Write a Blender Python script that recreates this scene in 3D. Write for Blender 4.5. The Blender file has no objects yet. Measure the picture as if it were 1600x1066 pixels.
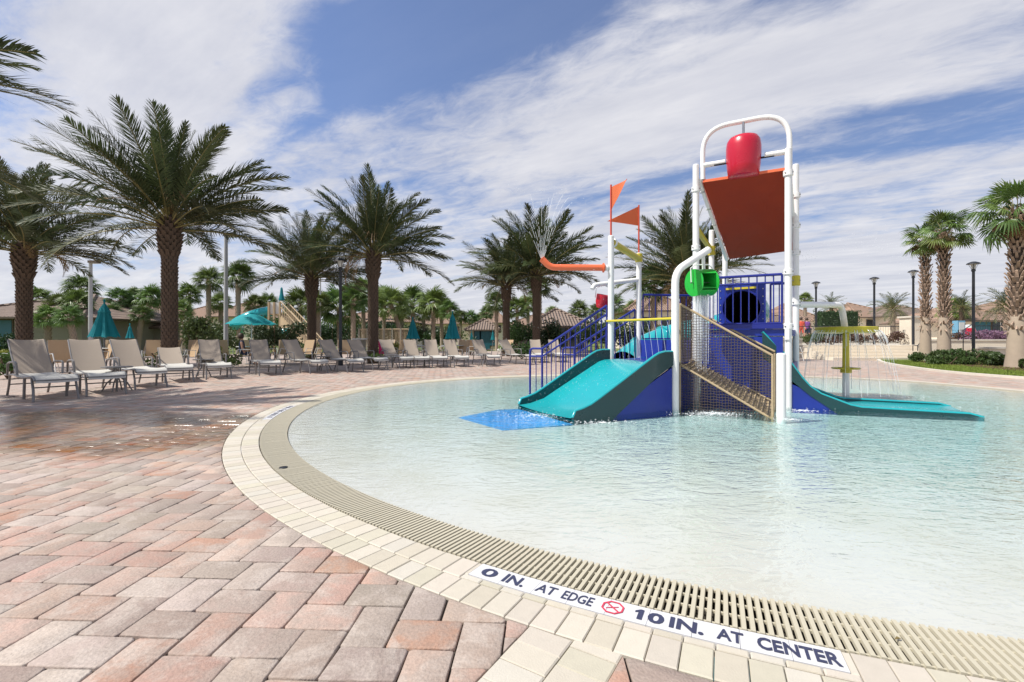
import bpy, math, random
from mathutils import Vector, Matrix, Euler
random.seed(11)
R = math.radians
SC = bpy.context.scene
COL = SC.collection

# ------------------------------------------------------------------ camera
F = 728.0                      # focal length in pixels of the 1600 px wide photograph
HY = 531.0                     # horizon row
cam_d = bpy.data.cameras.new('camera'); cam = bpy.data.objects.new('camera', cam_d); COL.objects.link(cam)
cam.location = (0, 0, 1.0); cam.rotation_euler = (R(90), 0, 0)
cam_d.sensor_width = 36; cam_d.lens = 36 * F / 1600; cam_d.shift_y = -2 / 1600
cam_d.clip_start = .05; cam_d.clip_end = 6000
SC.camera = cam
def at(px, py, Y): return Vector(((px - 800) / F * Y, Y, 1 + (HY - py) / F * Y))
def gnd(px, py):
    Y = F / (py - HY); return Vector(((px - 800) / F * Y, Y, 0))

# ------------------------------------------------------------------ world, sun, exposure
SUN_EL = 54
W = bpy.data.worlds.new('World'); SC.world = W; W.use_nodes = True
nt = W.node_tree; nt.nodes.clear()
def N(t, kind, **kw):
    n = t.nodes.new(kind)
    for k, v in kw.items(): setattr(n, k, v)
    return n
def link(t, a, b): t.links.new(a, b)
def mth(t, op, a, b=None, clamp=False):
    n = N(t, 'ShaderNodeMath', operation=op, use_clamp=clamp)
    for i, v in enumerate((a, b)):
        if v is None: continue
        if isinstance(v, (int, float)): n.inputs[i].default_value = v
        else: link(t, v, n.inputs[i])
    return n.outputs[0]
sky = N(nt, 'ShaderNodeTexSky', sky_type='NISHITA', sun_disc=False)
sky.sun_elevation = R(SUN_EL); sky.sun_rotation = R(-90); sky.altitude = 0; sky.air_density = 1.0; sky.dust_density = .6; sky.ozone_density = 2.0
tc = N(nt, 'ShaderNodeTexCoord'); sp = N(nt, 'ShaderNodeSeparateXYZ'); link(nt, tc.outputs['Generated'], sp.inputs[0])
zz = mth(nt, 'ADD', mth(nt, 'MAXIMUM', sp.outputs[2], 0.0), .08)
pX = mth(nt, 'DIVIDE', sp.outputs[0], zz); pY = mth(nt, 'DIVIDE', sp.outputs[1], zz)
cA = mth(nt, 'SUBTRACT', mth(nt, 'MULTIPLY', pX, .84), mth(nt, 'MULTIPLY', pY, .55))
cB = mth(nt, 'ADD', mth(nt, 'MULTIPLY', pX, .55), mth(nt, 'MULTIPLY', pY, .84))
def cnoise(sa, sb, seed, detail, rough=.55, dist=0.0):
    cv = N(nt, 'ShaderNodeCombineXYZ')
    link(nt, mth(nt, 'MULTIPLY', cA, sa), cv.inputs[0]); link(nt, mth(nt, 'MULTIPLY', cB, sb), cv.inputs[1]); cv.inputs[2].default_value = seed
    n = N(nt, 'ShaderNodeTexNoise'); n.inputs['Scale'].default_value = 1; n.inputs['Detail'].default_value = detail
    n.inputs['Roughness'].default_value = rough; n.inputs['Distortion'].default_value = dist
    link(nt, cv.outputs[0], n.inputs['Vector']); return n.outputs[0]
def pp(px, py):
    u = (px - 800) / F; v = (HY - py) / F; L = math.sqrt(u * u + v * v + 1)
    x, y, z = u / L, 1 / L, v / L; z += .08
    x /= z; y /= z
    return .84 * x - .55 * y, .55 * x + .84 * y
def blob(px, py, sa, sb, amp):
    a, b = pp(px, py)
    qa = mth(nt, 'DIVIDE', mth(nt, 'SUBTRACT', cA, a), sa); qb = mth(nt, 'DIVIDE', mth(nt, 'SUBTRACT', cB, b), sb)
    s = mth(nt, 'ADD', mth(nt, 'MULTIPLY', qa, qa), mth(nt, 'MULTIPLY', qb, qb))
    return mth(nt, 'MULTIPLY', mth(nt, 'POWER', 2.718, mth(nt, 'MULTIPLY', s, -1)), amp)
n1 = cnoise(1.2, 2.5, 3.1, 6, .6, .5); n2 = cnoise(5.5, 9.5, 8.7, 6, .66, .5); n3 = cnoise(.35, .8, 1.7, 3)
dens = mth(nt, 'ADD', mth(nt, 'MULTIPLY', n1, .95), mth(nt, 'MULTIPLY', n2, .62))
dens = mth(nt, 'ADD', dens, mth(nt, 'MULTIPLY', n3, .5))
dens = mth(nt, 'ADD', dens, mth(nt, 'MULTIPLY', mth(nt, 'SUBTRACT', 1, mth(nt, 'MULTIPLY', sp.outputs[2], 3.2), clamp=True), .42))
for args in [(740, 40, .42, .17, -.78), (600, 110, .30, .09, -.42), (470, 200, .26, .07, -.30), (300, 120, .2, .05, -.05), (1400, 225, .75, .14, -.24),
             (1560, 150, .5, .12, -.30), (1300, 330, 1.1, .22, -.18), (700, 470, 1.5, .8, .15), (1000, 290, .5, .09, -.22), (1000, 190, .8, .34, .40), (1350, 40, .5, .12, .22),
             (390, 110, .22, .06, .30), (250, 40, .5, .16, .34), (200, 260, .9, .35, .27), (420, 140, .16, .05, -.22), (330, 215, .22, .05, -.14), (560, 20, .25, .08, -.2), (330, 250, .5, .18, .25), (1250, 420, 2.5, 1.0, .16), (1450, 480, 1.5, .9, -.08), (1150, 390, 1.2, .3, -.12), (160, 10, .4, .15, .12)]:
    dens = mth(nt, 'ADD', dens, blob(*args))
mr = N(nt, 'ShaderNodeMapRange'); mr.interpolation_type = 'SMOOTHSTEP'
link(nt, dens, mr.inputs[0]); mr.inputs[1].default_value = .74; mr.inputs[2].default_value = 1.32; mr.inputs[3].default_value = .12; mr.inputs[4].default_value = .93
# cloud tone: thin cloud is a little greyer
tone = N(nt, 'ShaderNodeMapRange'); link(nt, cnoise(1.6, 4.5, 5.5, 5, .6), tone.inputs[0]); tone.inputs[1].default_value = .3; tone.inputs[2].default_value = .7
cm = N(nt, 'ShaderNodeMix', data_type='RGBA'); cm.inputs[6].default_value = (4.9, 5.0, 5.6, 1); cm.inputs[7].default_value = (6.5, 6.45, 6.7, 1)
link(nt, tone.outputs[0], cm.inputs[0])
skt = N(nt, 'ShaderNodeMix', data_type='RGBA', blend_type='MULTIPLY'); skt.inputs[0].default_value = 1; link(nt, sky.outputs[0], skt.inputs[6]); skt.inputs[7].default_value = (.60, .75, 1.0, 1)
mx = N(nt, 'ShaderNodeMix', data_type='RGBA')
link(nt, mr.outputs[0], mx.inputs[0]); link(nt, skt.outputs[2], mx.inputs[6]); link(nt, cm.outputs[2], mx.inputs[7])
bg = N(nt, 'ShaderNodeBackground'); bg.inputs[1].default_value = .112
link(nt, mx.outputs[2], bg.inputs[0])
wo = N(nt, 'ShaderNodeOutputWorld'); link(nt, bg.outputs[0], wo.inputs[0])

sd = bpy.data.lights.new('sun', 'SUN'); sd.energy = 4.9; sd.angle = R(.6); sd.color = (1, .955, .88)
so = bpy.data.objects.new('sun', sd); COL.objects.link(so); so.location = (-20, 0, 30); so.rotation_euler = (0, R(-(90 - SUN_EL)), R(19))
SC.view_settings.view_transform = 'Standard'; SC.view_settings.look = 'None'; SC.view_settings.gamma = 1
SC.view_settings.use_curve_mapping = False; SC.view_settings.exposure = .22

# ------------------------------------------------------------------ materials
def material(name, col, rough=.6, var=.12, vscale=6, metal=0, bump=0, bscale=60, col2=None, obj_var=0, attr=None, spec=.5, coat=0, twoside=0, sss=0):
    m = bpy.data.materials.new(name); m.use_nodes = True; t = m.node_tree; p = t.nodes['Principled BSDF']
    tcn = N(t, 'ShaderNodeTexCoord')
    base = N(t, 'ShaderNodeRGB'); base.outputs[0].default_value = (*col, 1); out = base.outputs[0]
    if attr:
        a = N(t, 'ShaderNodeAttribute', attribute_name=attr); out = a.outputs['Color']
    nz = N(t, 'ShaderNodeTexNoise'); nz.inputs['Scale'].default_value = vscale; nz.inputs['Detail'].default_value = 4; link(t, tcn.outputs['Object'], nz.inputs['Vector'])
    if col2:
        r = N(t, 'ShaderNodeMapRange'); link(t, nz.outputs[0], r.inputs[0]); r.inputs[1].default_value = .4; r.inputs[2].default_value = .62
        mi = N(t, 'ShaderNodeMix', data_type='RGBA'); link(t, r.outputs[0], mi.inputs[0]); link(t, out, mi.inputs[6]); mi.inputs[7].default_value = (*col2, 1); out = mi.outputs[2]
    hs = N(t, 'ShaderNodeHueSaturation'); link(t, out, hs.inputs['Color'])
    val = mth(t, 'ADD', mth(t, 'MULTIPLY', nz.outputs[0], 2 * var), 1 - var)
    if obj_var:
        oi = N(t, 'ShaderNodeObjectInfo')
        val = mth(t, 'MULTIPLY', val, mth(t, 'ADD', mth(t, 'MULTIPLY', oi.outputs['Random'], 2 * obj_var), 1 - obj_var))
        hs2 = mth(t, 'ADD', mth(t, 'MULTIPLY', mth(t, 'FRACT', mth(t, 'MULTIPLY', oi.outputs['Random'], 7.3)), .05), .475); link(t, hs2, hs.inputs['Hue'])
    link(t, val, hs.inputs['Value']); link(t, hs.outputs[0], p.inputs['Base Color'])
    p.inputs['Metallic'].default_value = metal; p.inputs['Specular IOR Level'].default_value = spec
    rr = N(t, 'ShaderNodeMapRange'); link(t, nz.outputs[0], rr.inputs[0]); rr.inputs[3].default_value = max(0, rough - .1); rr.inputs[4].default_value = min(1, rough + .1); link(t, rr.outputs[0], p.inputs['Roughness'])
    if coat: p.inputs['Coat Weight'].default_value = coat; p.inputs['Coat Roughness'].default_value = .08
    if bump:
        nb = N(t, 'ShaderNodeTexNoise'); nb.inputs['Scale'].default_value = bscale; nb.inputs['Detail'].default_value = 3; link(t, tcn.outputs['Object'], nb.inputs['Vector'])
        b = N(t, 'ShaderNodeBump'); b.inputs['Strength'].default_value = 1; b.inputs['Distance'].default_value = bump; link(t, nb.outputs[0], b.inputs['Height']); link(t, b.outputs[0], p.inputs['Normal'])
    if twoside:
        tr = N(t, 'ShaderNodeBsdfTranslucent'); link(t, hs.outputs[0], tr.inputs[0])
        ms = N(t, 'ShaderNodeMixShader'); ms.inputs[0].default_value = twoside
        link(t, p.outputs[0], ms.inputs[1]); link(t, tr.outputs[0], ms.inputs[2]); link(t, ms.outputs[0], t.nodes['Material Output'].inputs[0])
    return m
M = {}
M['white'] = material('white_powder_coat', (.80, .80, .78), .32, .04, 9, bump=.0006, bscale=180)
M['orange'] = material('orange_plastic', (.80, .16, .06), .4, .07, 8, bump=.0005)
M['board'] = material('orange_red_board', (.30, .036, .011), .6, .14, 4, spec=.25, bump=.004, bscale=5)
M['red'] = material('crimson_gelcoat', (.48, .006, .028), .3, .06, 5, coat=.25)
M['yellow'] = material('yellow_paint', (.55, .46, .035), .38, .1, 8, bump=.0005)
M['blue'] = material('blue_plastic', (.009, .03, .27), .35, .14, 5, bump=.001, bscale=30)
M['rail_blue'] = material('blue_rail_paint', (.012, .022, .22), .3, .08, 9)
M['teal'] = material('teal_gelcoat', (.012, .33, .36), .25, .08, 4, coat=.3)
M['teal_fin'] = material('shaded_dark_teal_gelcoat', (.004, .045, .05), .3, .08, 4, coat=.3)  # fins' own darker teal, deepened further to put their shade into the colour
M['green'] = material('green_plastic', (.02, .42, .05), .3, .1, 9)
M['flag'] = material('orange_flag', (.85, .22, .08), .55, .05, 6, twoside=.35)
M['flag_pole'] = material('flag_pole_red', (.55, .07, .03), .4, .08, 9)
M['rope'] = material('tan_rope', (.40, .31, .19), .9, .2, 40, bump=.003, bscale=160)
M['net'] = material('net_cord', (.085, .066, .055), .9, .25, 30, bump=.002, bscale=160)
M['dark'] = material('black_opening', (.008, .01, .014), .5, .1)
M['steel'] = material('bolt_steel', (.45, .45, .46), .35, .1, 10, metal=1)
M['mat'] = material('blue_rubber_mat', (.01, .27, .62), .6, .15, 14, bump=.004, bscale=50)
M['frame'] = material('lounger_frame_taupe', (.20, .19, .185), .4, .1, 9, metal=.3)
M['sling'] = material('taupe_sling', (.36, .30, .24), .8, .07, 60, bump=.001, bscale=400, twoside=.12)
M['sling_light'] = material('pale_sling', (.58, .565, .52), .75, .07, 60, bump=.001, bscale=400, twoside=.12)
M['tan'] = material('tan_sling', (.58, .42, .26), .8, .1, 30, twoside=.25)
M['umb'] = material('teal_canvas', (.01, .25, .29), .8, .12, 6, twoside=.3)
M['umb_light'] = material('turquoise_canvas', (.02, .36, .40), .8, .1, 6, twoside=.35)
M['pole_grey'] = material('grey_pole', (.40, .41, .41), .5, .1, 5)
M['pole_black'] = material('black_pole', (.018, .02, .024), .4, .1, 5)
M['glass'] = material('lamp_glass', (.65, .65, .62), .2, .05)
M['joint'] = material('joint_sand', (.05, .04, .032), .95, .35, 30, bump=.004, bscale=90)
M['coping'] = material('cream_coping', (.60, .545, .44), .75, .07, 25, bump=.0012, bscale=160, attr='tint')
M['slat'] = material('beige_grate', (.48, .44, .335), .6, .12, 6)
M['trough'] = material('grate_channel', (.05, .042, .032), .9, .2)
M['tile'] = material('white_tile', (.60, .60, .61), .35, .04, 20)
M['ink'] = material('navy_letter', (.035, .04, .085), .4, .25, 60)
M['redink'] = material('red_sign_print', (.55, .04, .08), .45, .2, 60)
M['leaf_date'] = material('date_palm_leaf', (.060, .078, .030), .5, .3, 3, obj_var=.35, spec=.35, twoside=.22)
M['leaf_dry'] = material('dry_palm_leaf', (.26, .17, .075), .7, .2, 3, obj_var=.2, twoside=.2)
M['petiole'] = material('palm_petiole', (.23, .20, .075), .5, .2, 3)
M['leaf_fan'] = material('fan_palm_leaf', (.115, .175, .04), .42, .25, 4, obj_var=.3, spec=.5, twoside=.3)
M['trunk'] = material('palm_trunk', (.075, .052, .036), .9, .3, 8, bump=.01, bscale=30)
M['boot'] = material('palm_boot', (.105, .072, .05), .85, .35, 5, bump=.005, bscale=30)
M['boot_pale'] = material('pale_palm_boot', (.38, .27, .20), .85, .6, 9, bump=.005, bscale=30)
M['trunk_pale'] = material('pale_palm_trunk', (.36, .29, .22), .9, .15, 5, bump=.006, bscale=24)
M['shrub'] = material('shrub_leaf', (.06, .105, .026), .5, .3, 3, obj_var=.2, twoside=.3)
M['shrub_dark'] = material('dark_hedge_leaf', (.032, .062, .018), .5, .3, 3, obj_var=.2, twoside=.2)
M['shrub_yellow'] = material('yellow_green_leaf', (.22, .24, .03), .5, .3, 3, twoside=.3)
M['shrub_brown'] = material('bronze_shrub_leaf', (.10, .055, .035), .6, .3, 3, twoside=.2)
M['flower'] = material('mauve_flower', (.22, .12, .19), .6, .3, 3, twoside=.2)
M['twig'] = material('twig', (.12, .085, .055), .9, .2)
M['grass'] = material('lawn_grass', (.19, .25, .04), .85, .25, 5, bump=.02, bscale=40, twoside=.25)
M['lawn'] = material('lawn_soil', (.13, .17, .035), .95, .3, 3, bump=.03, bscale=30)
M['mulch'] = material('bark_mulch', (.13, .07, .045), .95, .4, 20, bump=.03, bscale=40)
M['kerb'] = material('cream_kerb', (.60, .55, .47), .8, .07, 8, bump=.002)
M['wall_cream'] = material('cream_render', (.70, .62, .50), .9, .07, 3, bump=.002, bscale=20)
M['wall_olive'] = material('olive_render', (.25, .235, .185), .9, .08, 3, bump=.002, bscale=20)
M['trim_dark'] = material('dark_fascia', (.10, .075, .055), .7, .1)
M['win'] = material('window_glass', (.03, .04, .05), .12, .1, 5)
M['door_blue'] = material('blue_door', (.02, .12, .17), .4, .1)
M['skin'] = material('skin', (.48, .28, .19), .6, .05)
M['cloth_blue'] = material('blue_swim_top', (.03, .18, .42), .8, .1)
M['cloth_red'] = material('coral_cloth', (.62, .10, .06), .8, .1)
M['cloth_purple'] = material('purple_cloth', (.22, .08, .30), .8, .1)
M['cloth_navy'] = material('navy_cloth', (.015, .03, .07), .8, .1)
M['hair'] = material('brown_hair', (.05, .03, .02), .6, .1)
M['towel'] = material('magenta_towel', (.42, .01, .10), .9, .1)
M['wood'] = material('tan_painted_wood', (.42, .32, .20), .8, .15, 6)
M['bin'] = material('pale_blue_panel', (.16, .36, .50), .5, .1)

# tiled roof: rows of barrel tiles by wave bump, colour by noise
def roof_mat(name, col, col2):
    m = material(name, col, .85, .25, 2.5, col2=col2); t = m.node_tree; p = t.nodes['Principled BSDF']
    tcn = N(t, 'ShaderNodeTexCoord'); w = N(t, 'ShaderNodeTexWave', wave_type='BANDS', bands_direction='Z'); w.inputs['Scale'].default_value = 1.6; w.inputs['Distortion'].default_value = .6; w.inputs['Detail'].default_value = 2
    link(t, tcn.outputs['Object'], w.inputs['Vector'])
    w2 = N(t, 'ShaderNodeTexWave', wave_type='BANDS', bands_direction='X'); w2.inputs['Scale'].default_value = 1.3; link(t, tcn.outputs['Object'], w2.inputs['Vector'])
    b = N(t, 'ShaderNodeBump'); b.inputs['Distance'].default_value = .12; link(t, mth(t, 'ADD', w.outputs[1], w2.outputs[1]), b.inputs['Height']); link(t, b.outputs[0], p.inputs['Normal'])
    return m
M['roof_terra'] = roof_mat('terracotta_tiles', (.37, .235, .165), (.30, .21, .155))
M['roof_grey'] = roof_mat('weathered_tiles', (.27, .20, .16), (.20, .15, .12))

# wet mask shared by deck materials (world position)
def wet_mask(t):
    g = N(t, 'ShaderNodeNewGeometry'); s = N(t, 'ShaderNodeSeparateXYZ'); link(t, g.outputs['Position'], s.inputs[0])
    nz = N(t, 'ShaderNodeTexNoise'); nz.inputs['Scale'].default_value = 1.3; nz.inputs['Detail'].default_value = 4; link(t, g.outputs['Position'], nz.inputs['Vector'])
    def ell(cx, cy, rx, ry):
        a = mth(t, 'DIVIDE', mth(t, 'SUBTRACT', s.outputs[0], cx), rx); b = mth(t, 'DIVIDE', mth(t, 'SUBTRACT', s.outputs[1], cy), ry)
        return mth(t, 'SUBTRACT', 1, mth(t, 'ADD', mth(t, 'MULTIPLY', a, a), mth(t, 'MULTIPLY', b, b)))
    e = mth(t, 'MAXIMUM', ell(-4.3, 5.1, 2.8, 1.25), ell(-6.1, 5.2, 2.8, 1.6))
    e = mth(t, 'ADD', e, mth(t, 'MULTIPLY', mth(t, 'SUBTRACT', nz.outputs[0], .5), 1.7))
    mrn = N(t, 'ShaderNodeMapRange'); link(t, e, mrn.inputs[0]); mrn.inputs[1].default_value = -.05; mrn.inputs[2].default_value = .4
    return mrn.outputs[0], g, nz
def paver_material(name, use_attr):
    m = bpy.data.materials.new(name); m.use_nodes = True; t = m.node_tree; p = t.nodes['Principled BSDF']
    wet, g, nz = wet_mask(t)
    if use_attr:
        a = N(t, 'ShaderNodeAttribute', attribute_name='tint'); base = a.outputs['Color']
        jmask = None
    else:
        mp = N(t, 'ShaderNodeMapping'); mp.inputs['Rotation'].default_value = (0, 0, R(3)); link(t, g.outputs['Position'], mp.inputs[0])
        bk = N(t, 'ShaderNodeTexBrick'); bk.inputs['Scale'].default_value = 1; bk.inputs['Brick Width'].default_value = .232; bk.inputs['Row Height'].default_value = .152
        bk.inputs['Mortar Size'].default_value = .006; bk.inputs['Color1'].default_value = (.43, .31, .26, 1); bk.inputs['Color2'].default_value = (.36, .30, .26, 1); bk.inputs['Mortar'].default_value = (.10, .08, .065, 1)
        link(t, mp.outputs[0], bk.inputs['Vector']); base = bk.outputs[0]
    n1 = N(t, 'ShaderNodeTexNoise'); n1.inputs['Scale'].default_value = 7; n1.inputs['Detail'].default_value = 5; n1.inputs['Roughness'].default_value = .65; link(t, g.outputs['Position'], n1.inputs['Vector'])
    r1 = N(t, 'ShaderNodeMapRange'); link(t, n1.outputs[0], r1.inputs[0]); r1.inputs[1].default_value = .45; r1.inputs[2].default_value = .58; r1.inputs[4].default_value = .6
    mA = N(t, 'ShaderNodeMix', data_type='RGBA'); link(t, r1.outputs[0], mA.inputs[0]); link(t, base, mA.inputs[6]); mA.inputs[7].default_value = (.32, .265, .225, 1)
    n5 = N(t, 'ShaderNodeTexNoise'); n5.inputs['Scale'].default_value = 4.3; n5.inputs['Detail'].default_value = 6; n5.inputs['Roughness'].default_value = .7; n5.inputs['Distortion'].default_value = .4; link(t, g.outputs['Position'], n5.inputs['Vector'])
    r5 = N(t, 'ShaderNodeMapRange'); link(t, n5.outputs[0], r5.inputs[0]); r5.inputs[1].default_value = .50; r5.inputs[2].default_value = .60; r5.inputs[4].default_value = .5
    mB = N(t, 'ShaderNodeMix', data_type='RGBA'); link(t, r5.outputs[0], mB.inputs[0]); link(t, mA.outputs[2], mB.inputs[6]); mB.inputs[7].default_value = (.46, .40, .35, 1)
    n6 = N(t, 'ShaderNodeTexNoise'); n6.inputs['Scale'].default_value = 11; n6.inputs['Detail'].default_value = 6; n6.inputs['Roughness'].default_value = .75; link(t, g.outputs['Position'], n6.inputs['Vector'])
    r6 = N(t, 'ShaderNodeMapRange'); link(t, n6.outputs[0], r6.inputs[0]); r6.inputs[1].default_value = .54; r6.inputs[2].default_value = .66; r6.inputs[4].default_value = .38
    mC = N(t, 'ShaderNodeMix', data_type='RGBA'); link(t, r6.outputs[0], mC.inputs[0]); link(t, mB.outputs[2], mC.inputs[6]); mC.inputs[7].default_value = (.24, .19, .155, 1)
    n2 = N(t, 'ShaderNodeTexNoise'); n2.inputs['Scale'].default_value = 90; n2.inputs['Detail'].default_value = 4; link(t, g.outputs['Position'], n2.inputs['Vector'])
    vv = mth(t, 'ADD', mth(t, 'MULTIPLY', n2.outputs[0], .55), .74)
    n4 = N(t, 'ShaderNodeTexNoise'); n4.inputs['Scale'].default_value = .55; n4.inputs['Detail'].default_value = 3; link(t, g.outputs['Position'], n4.inputs['Vector'])
    vv = mth(t, 'MULTIPLY', vv, mth(t, 'ADD', mth(t, 'MULTIPLY', n4.outputs[0], .30), .86))
    vv = mth(t, 'MULTIPLY', vv, mth(t, 'SUBTRACT', 1, mth(t, 'MULTIPLY', wet, .36)))
    hs = N(t, 'ShaderNodeHueSaturation'); link(t, mC.outputs[2], hs.inputs['Color']); link(t, vv, hs.inputs['Value'])
    link(t, mth(t, 'ADD', mth(t, 'MULTIPLY', wet, .7), 1.0), hs.inputs['Saturation'])
    link(t, hs.outputs[0], p.inputs['Base Color'])
    link(t, mth(t, 'SUBTRACT', .82, mth(t, 'MULTIPLY', wet, .62)), p.inputs['Roughness'])
    b = N(t, 'ShaderNodeBump'); b.inputs['Distance'].default_value = .0035
    link(t, mth(t, 'ADD', n2.outputs[0], mth(t, 'MULTIPLY', n1.outputs[0], 2)), b.inputs['Height']); link(t, mth(t, 'SUBTRACT', 1, mth(t, 'MULTIPLY', wet, .75)), b.inputs['Strength'])
    link(t, b.outputs[0], p.inputs['Normal'])
    return m
M['paver'] = paver_material('clay_paver', True)
M['deck_far'] = paver_material('paver_deck', False)

# ------------------------------------------------------------------ mesh builder
ORG = {}
class MB:
    def __init__(s): s.v = []; s.f = []; s.m = []; s.c = None
    def add(s, vs, fs, mi=0):
        o = len(s.v); s.v += [tuple(v) for v in vs]; s.f += [tuple(i + o for i in f) for f in fs]; s.m += [mi] * len(fs); return s
    def box(s, c, d, rz=0, mi=0):
        c = Vector(c); a, b, h = d[0] / 2, d[1] / 2, d[2] / 2; cs, sn = math.cos(rz), math.sin(rz)
        vs = []
        for z in (-h, h):
            for x, y in ((-a, -b), (a, -b), (a, b), (-a, b)): vs.append((c.x + x * cs - y * sn, c.y + x * sn + y * cs, c.z + z))
        return s.add(vs, [(3, 2, 1, 0), (4, 5, 6, 7), (0, 1, 5, 4), (1, 2, 6, 5), (2, 3, 7, 6), (3, 0, 4, 7)], mi)
    def hexa(s, lo, hi, mi=0):          # two matching loops of n points
        n = len(lo)
        return s.add(list(lo) + list(hi), [tuple(reversed(range(n))), tuple(range(n, 2 * n))] + [(i, (i + 1) % n, n + (i + 1) % n, n + i) for i in range(n)], mi)
    def plate(s, pts, nrm, th, mi=0):   # polygon extruded along a direction
        nrm = Vector(nrm).normalized() * th
        return s.hexa([Vector(p) for p in pts], [Vector(p) + nrm for p in pts], mi)
    def tube(s, pts, r, n=8, mi=0, cap=True):
        pts = [Vector(p) for p in pts]; rs = r if isinstance(r, (list, tuple)) else [r] * len(pts)
        t0 = (pts[1] - pts[0]).normalized(); up = Vector((0, 0, 1)) if abs(t0.z) < .9 else Vector((1, 0, 0))
        a = t0.cross(up).normalized(); vs = []
        for i, p in enumerate(pts):
            t = (pts[min(i + 1, len(pts) - 1)] - pts[max(i - 1, 0)]).normalized()
            a = (a - t * a.dot(t)).normalized(); b = t.cross(a)
            for k in range(n):
                w = 2 * math.pi * k / n; vs.append(p + (a * math.cos(w) + b * math.sin(w)) * rs[i])
        fs = []
        for i in range(len(pts) - 1):
            for k in range(n):
                k2 = (k + 1) % n; fs.append((i * n + k, i * n + k2, (i + 1) * n + k2, (i + 1) * n + k))
        if cap: fs.append(tuple(reversed(range(n)))); fs.append(tuple(range((len(pts) - 1) * n, len(pts) * n)))
        return s.add(vs, fs, mi)
    def lathe(s, prof, c=(0, 0, 0), n=24, ax=None, mi=0):
        c = Vector(c); ax = Vector(ax or (0, 0, 1)).normalized(); a = ax.orthogonal().normalized(); b = ax.cross(a); vs = []; fs = []
        for r, h in prof:
            for k in range(n):
                w = 2 * math.pi * k / n; vs.append(c + ax * h + (a * math.cos(w) + b * math.sin(w)) * r)
        for i in range(len(prof) - 1):
            for k in range(n):
                k2 = (k + 1) % n; fs.append((i * n + k, i * n + k2, (i + 1) * n + k2, (i + 1) * n + k))
        return s.add(vs, fs, mi)
    def build(s, name, mat, parent=None, smooth=None, org=None, tint=None):
        me = bpy.data.meshes.new(name)
        off = Vector(ORG.get(parent.name, (0, 0, 0))) if parent else Vector(org or (0, 0, 0))
        if off.length: vs = [(v[0] - off.x, v[1] - off.y, v[2] - off.z) for v in s.v]
        else: vs = s.v
        me.from_pydata(vs, [], s.f)
        for mm in (mat if isinstance(mat, (list, tuple)) else [mat]): me.materials.append(mm)
        if any(s.m): me.polygons.foreach_set('material_index', s.m)
        if smooth:
            me.polygons.foreach_set('use_smooth', [True] * len(s.f)); me.set_sharp_from_angle(angle=R(smooth))
        if s.c is not None:
            at_ = me.color_attributes.new('tint', 'FLOAT_COLOR', 'CORNER'); cols = []
            for f, c in zip(s.f, s.c): cols += [*c, 1.0] * len(f)
            at_.data.foreach_set('color', cols)
        me.update()
        o = bpy.data.objects.new(name, me); COL.objects.link(o)
        if parent: o.parent = parent; ORG[o.name] = tuple(off)
        else: o.location = off; ORG[o.name] = tuple(off)
        return o
def empty(name, loc, label, cat, group=None, rz=0):
    o = bpy.data.objects.new(name, None); COL.objects.link(o); o.location = loc; o.rotation_euler = (0, 0, rz); o.empty_display_size = .2
    ORG[o.name] = tuple(loc); o['label'] = label; o['category'] = cat
    if group: o['group'] = group
    return o
def tag(o, label, cat, group=None):
    o['label'] = label; o['category'] = cat
    if group: o['group'] = group
    return o
def struct(o, label=None):
    o['kind'] = 'structure'
    if label: o['label'] = label
    return o
def kids(o): return [c for c in COL.objects if c.parent == o]
CH = {}
def copy_tree(src, loc, rz, label, scale=None, group=None):
    def rec(o, par):
        c = o.copy(); COL.objects.link(c); c.parent = par
        for k in CH.setdefault(o.name, [x for x in bpy.data.objects if x.parent == o]): rec(k, c)
        return c
    r = rec(src, None); r.location = loc; r.rotation_euler = (0, 0, rz); r['label'] = label
    if group: r['group'] = group
    if scale: r.scale = (scale,) * 3
    return r

# ------------------------------------------------------------------ pool outline (radius of the water's edge about the centre)
CX, CY = 3.6, 8.0
RT = [(7, 6.12), (20, 6.35), (32, 6.5), (48, 6.0), (68, 5.25), (90, 4.95), (120, 5.5), (144, 6.1), (162, 6.48), (182, 6.64), (205, 6.71), (225, 6.74), (246, 6.72), (265, 6.68), (300, 6.5), (335, 6.15)]
def rad(th):
    d = math.degrees(th) % 360; n = len(RT)
    for i in range(n):
        a0, r0 = RT[i]; a1, r1 = RT[(i + 1) % n]
        if i == n - 1: a1 += 360
        dd = d if d >= RT[0][0] else d + 360
        if a0 <= dd <= a1:
            rm = RT[i - 1][1]; rp = RT[(i + 2) % n][1]; t = (dd - a0) / (a1 - a0)
            return .5 * ((2 * r0) + (-rm + r1) * t + (2 * rm - 5 * r0 + 4 * r1 - rp) * t * t + (-rm + 3 * r0 - 3 * r1 + rp) * t ** 3)
    return RT[0][1]
def pc(th, d, z=0): r = rad(th) + d; return Vector((CX + r * math.cos(th), CY + r * math.sin(th), z))
def seen(x, y, mrg=.35): return y > .15 and abs(x) < y * 1.1 + .7 + mrg
NS = 240
def ring_mesh(ds, zs, name, mat, outer=None):
    b = MB(); th = [2 * math.pi * i / NS for i in range(NS)]; loops = []
    for d, z in zip(ds, zs): loops.append([pc(t, d, z) for t in th])
    if outer:
        for ro, z in outer: loops.append([Vector((CX + ro * math.cos(t), CY + ro * math.sin(t), z)) for t in th])
    vs = [v for l in loops for v in l]; fs = []
    for i in range(len(loops) - 1):
        for k in range(NS):
            k2 = (k + 1) % NS; fs.append((i * NS + k, (i + 1) * NS + k, (i + 1) * NS + k2, i * NS + k2)[::-1])
    b.add(vs, [tuple(reversed(f)) for f in fs]); return b.build(name, mat)
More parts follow.
